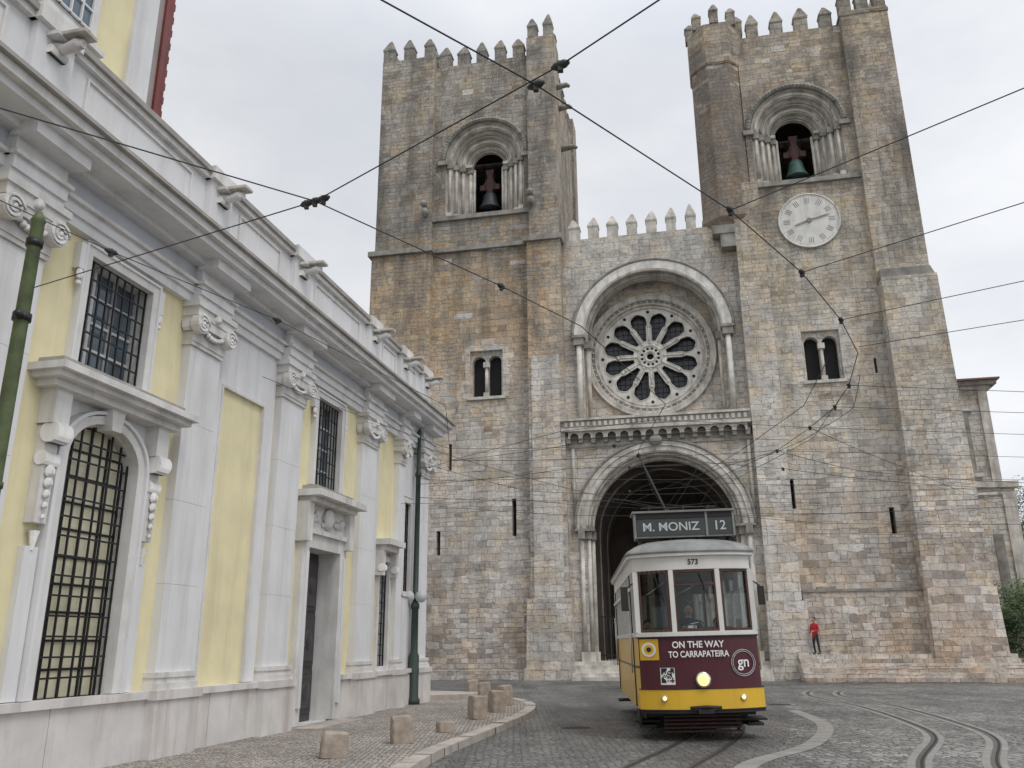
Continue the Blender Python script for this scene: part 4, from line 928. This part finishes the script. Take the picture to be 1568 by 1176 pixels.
# ============================================================ PEOPLE
def human(name,J,edges,rad,lab,mats,loc,rz,parent=None,scale=1.,hair=True):
    names=list(J); me=bpy.data.meshes.new(name+'_sk')
    me.from_pydata([J[k] for k in names],[(names.index(a),names.index(c)) for a,c in edges],[])
    o=bpy.data.objects.new(name+'_sk',me); sc.collection.objects.link(o)
    sk=o.modifiers.new('s','SKIN'); sub=o.modifiers.new('u','SUBSURF'); sub.levels=2; sub.render_levels=2
    for i,k in enumerate(names):
        r=rad.get(k,.04); sv=me.skin_vertices[0].data[i]
        sv.radius=(r,r) if not hasattr(r,'__len__') else r; sv.use_root=(k=='pelvis')
    dg=bpy.context.evaluated_depsgraph_get(); dg.update()
    m2=bpy.data.meshes.new_from_object(o.evaluated_get(dg)); bpy.data.objects.remove(o)
    m2.name=name
    keys=list(dict.fromkeys(lab.values())); m2.materials.clear()
    for k in keys: m2.materials.append(M[k])
    for p in m2.polygons:
        best=None
        for a,c in edges:
            A=Vector(J[a]);C=Vector(J[c]); t=max(0,min(1,(p.center-A).dot(C-A)/max(1e-6,(C-A).length_squared)))
            d=(p.center-(A+(C-A)*t)).length/ (rad.get(c,.04) if not hasattr(rad.get(c,.04),'__len__') else rad[c][0])
            if best is None or d<best[0]: best=(d,lab[c])
        p.material_index=keys.index(best[1]); p.use_smooth=True
    ob=bpy.data.objects.new(name,m2); sc.collection.objects.link(ob); ob.location=loc; ob.rotation_euler=(0,0,rz); ob.scale=(scale,)*3
    if parent: ob.parent=parent
    hb=MB(); h=Vector(J['head'])
    hb.ball(h+Vector((0,0,.01)),.098,'skin',16,(.84,1.,1.2))
    hb.ball(h+Vector((0,-.1,-.01)),.02,'skin',8,(.7,1.1,1.3))
    for sx in (-1,1):
        hb.ball(h+Vector((sx*.085,.01,0)),.024,'skin',8,(.4,.8,1.2)); hb.ball(h+Vector((sx*.033,-.086,.02)),.012,'hair',6)
    hb.ball(h+Vector((0,-.09,-.05)),.02,'red',8,(1.2,.4,.35))
    hb.ball(h+Vector((0,.022,.042)),.104,'hair',14,(.88,.98,1.0))
    hb.obj('head',ob)
    return ob
def hands(J,E,Rr,lab,side,W,dirv,lk):
    d=Vector(dirv).normalized(); u=d.cross(Vector((0,1,0)) if abs(d.y)<.8 else Vector((1,0,0))).normalized()
    Wv=Vector(W); palm=Wv+d*.06; k='palm'+side; J[k]=tuple(palm); E.append(('wrist'+side,k)); Rr[k]=(.034,.018); lab[k]=lk
    v=d.cross(u)
    for i,(o,l) in enumerate(((-.027,.06),(-.009,.075),(.009,.07),(.027,.055))):
        a=f'f{i}a{side}';c=f'f{i}b{side}'
        J[a]=tuple(palm+u*o+d*(.03+l*.5)); J[c]=tuple(palm+u*o+d*(.03+l*.9)+v*.02)
        E+= [(k,a),(a,c)]; Rr[a]=.0085;Rr[c]=.0075; lab[a]=lk;lab[c]=lk
    a='th'+side; J[a]=tuple(Wv+d*.06-u*.05+v*.01); E.append((k,a)); Rr[a]=.01; lab[a]=lk
def build_person(name,loc,rz,top,legs,pose='stand',parent=None,scale=1.,cap=None):
    J={'pelvis':(0,0,.95),'spine':(0,0,1.12),'chest':(0,-.01,1.32),'neck':(0,0,1.47),'neck2':(0,-.01,1.54),'head':(0,-.02,1.63)}
    E=[('pelvis','spine'),('spine','chest'),('chest','neck'),('neck','neck2'),('neck2','head')]
    Rr={'pelvis':(.155,.115),'spine':(.14,.105),'chest':(.165,.12),'neck':(.065,.06),'neck2':(.05,.05),'head':(.075,.085)}
    lab={'pelvis':legs,'spine':top,'chest':top,'neck':top,'neck2':'skin','head':'skin'}
    for s,sx in (('L',-1),('R',1)):
        J['sh'+s]=(sx*.185,0,1.40); 
        if pose=='stand':
            el=(sx*.25,-.02,1.14); wr=(sx*.22,-.16,.95) if sx<0 else (sx*.14,-.24,1.1)
            kn=(sx*.1,-.06 if sx<0 else .03,.5); an=(sx*.11,.02 if sx<0 else .1,.08)
        else:
            el=(sx*.27,-.1,1.14); wr=(sx*.17,-.36,1.12); kn=(sx*.13,-.45,.93); an=(sx*.13,-.45,.5)
        J['el'+s]=el; J['wrist'+s]=wr; J['hip'+s]=(sx*.09,0,.9); J['kn'+s]=kn; J['an'+s]=an; J['toe'+s]=(an[0],an[1]-.17,an[2]-.045)
        E+=[('chest','sh'+s),('sh'+s,'el'+s),('el'+s,'wrist'+s),('pelvis','hip'+s),('hip'+s,'kn'+s),('kn'+s,'an'+s),('an'+s,'toe'+s)]
        Rr.update({'sh'+s:.062,'el'+s:.046,'wrist'+s:.03,'hip'+s:.09,'kn'+s:.06,'an'+s:.042,'toe'+s:(.045,.03)})
        lab.update({'sh'+s:top,'el'+s:top,'wrist'+s:top,'hip'+s:legs,'kn'+s:legs,'an'+s:legs,'toe'+s:'shoe'})
        hands(J,E,Rr,lab,s,wr,(Vector(wr)-Vector(el)),'skin')
    return human(name,J,E,Rr,lab,None,loc,rz,parent,scale)
fx=lambda t,w:(7.31+.9792*t-.2028*w,44-.2028*t-.9792*w)
p=fx(7.15,1.2); build_person('pedestrian',(p[0],p[1],1.14),R(-60),'red','navy',scale=.95)
build_person('driver',(-.05,.95,.72),0,'navy','navy','sit',tram,1.)
build_person('passenger',(.72,2.3,.46),0,'shirt','navy','sit',tram,1.)
build_person('passenger',(-.7,3.1,.46),0,'red','navy','sit',tram,1.)
build_person('passenger',(.68,4.6,.46),0,'navy','navy','sit',tram,1.)
# ============================================================ TREES
def leafmat(name,c0,c1):
    m,nt,bs=newmat(name); ob=nd(nt,'ShaderNodeTexCoord').outputs['Object']
    nt.links.new(ramp(nt,noise(nt,ob,1.6,4).outputs[0],[(.3,c0),(.7,c1)]),bs.inputs['Base Color']); bs.inputs['Roughness'].default_value=.6; return m
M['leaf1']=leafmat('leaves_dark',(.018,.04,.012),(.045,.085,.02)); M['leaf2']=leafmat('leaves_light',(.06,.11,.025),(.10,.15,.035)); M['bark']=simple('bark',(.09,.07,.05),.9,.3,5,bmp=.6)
def tree(name,x,y,h,cr,cz,n,rz=1.):
    b=MB(); b.tube([(0,0,0),(.05,.05,h*.25),(0,.1,h*.5),(.1,0,cz)],[.2,.16,.12,.06],'bark',10)
    cl=[]
    for i in range(34):
        while True:
            v=Vector((random.uniform(-1,1),random.uniform(-1,1),random.uniform(-1,1)))
            if .25<v.length<1: break
        c=Vector((v.x*cr,v.y*cr,cz+v.z*(h-cz))); cl.append((c,random.uniform(.2,.38)*cr))
        if i<12: b.tube([(0,.05,h*.35),tuple(c*.5+Vector((0,0,h*.2))),tuple(c)],[.07,.04,.015],'bark',6)
    for i in range(n):
        c,r=random.choice(cl); d=Vector((random.gauss(0,1),random.gauss(0,1),random.gauss(0,1))); d=d.normalized()*r*random.uniform(.4,1.1); q=c+d
        if q.z<.1: q.z=.1
        a=Vector((random.gauss(0,1),random.gauss(0,1),random.gauss(0,1))).normalized(); e=a.orthogonal().normalized(); s=random.uniform(.05,.1)
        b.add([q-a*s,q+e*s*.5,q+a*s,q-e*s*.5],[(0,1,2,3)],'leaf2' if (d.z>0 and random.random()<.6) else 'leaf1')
    o=b.obj(name); o.location=(x,y,0); return o
tree('shrub',26.2,45.0,4.8,2.5,2.5,16000); tree('tree',30.5,50,10.4,3.4,7.6,13000); tree('shrub',30,43,3.6,2.6,1.9,9000)

# ============================================================ WORLD / SUN / CAMERA
w=bpy.data.worlds.new('World'); sc.world=w; w.use_nodes=True; nt=w.node_tree; bg=nt.nodes['Background']
SE=R(55);SRr=math.atan2(.62,-.78)
sky=nd(nt,'ShaderNodeTexSky'); sky.sky_type='NISHITA'; sky.sun_disc=False; sky.sun_elevation=SE; sky.sun_rotation=SRr
tc=nd(nt,'ShaderNodeTexCoord').outputs['Generated']
n1=noise(nt,mapv(nt,tc,(1.2,1.2,2.6)),1.5,6,.55).outputs[0]
cl=ramp(nt,n1,[(.30,(6.6,6.9,7.6)),(.5,(7.8,8.0,8.4)),(.68,(9.3,9.4,9.6))])
sp=nd(nt,'ShaderNodeSeparateXYZ',{0:tc})
gr=ramp(nt,sp.outputs[2],[(0.,.97),(.6,1.0),(.8,1.55),(1.,1.9)])
cl=mix(nt,1.,cl,gr,'MULTIPLY')
gx=ramp(nt,mth(nt,'ADD',mth(nt,'MULTIPLY',sp.outputs[0],.5),.5),[(.35,.93),(.75,1.12)])
cl=mix(nt,1.,cl,gx,'MULTIPLY')
col=mix(nt,.93,sky.outputs[0],cl)
nt.links.new(col,bg.inputs[0]); bg.inputs[1].default_value=.1
sun=bpy.data.lights.new('sun','SUN'); sun.energy=1.25; sun.angle=R(28); sun.color=(1,.975,.94)
so=bpy.data.objects.new('sun',sun); sc.collection.objects.link(so)
d=Vector((math.cos(SE)*math.sin(SRr),math.cos(SE)*math.cos(SRr),math.sin(SE)))
so.rotation_euler=(-d).to_track_quat('-Z','Y').to_euler(); so.location=(10,-10,30)
cam=bpy.data.cameras.new('camera'); co=bpy.data.objects.new('camera',cam); sc.collection.objects.link(co)
ph_=math.atan(397/1300.); th=.008
r0=Vector((1,0,0));u0=Vector((0,-math.sin(ph_),math.cos(ph_)))
rr=(r0-th*u0).normalized(); uu=(u0+th*r0).normalized(); bk_=rr.cross(uu)
co.matrix_world=Matrix(((rr.x,uu.x,bk_.x,0),(rr.y,uu.y,bk_.y,0),(rr.z,uu.z,bk_.z,1.75),(0,0,0,1)))
cam.sensor_width=36; cam.lens=1300/1568*36; cam.clip_end=3000; cam.clip_start=.1
sc.camera=co
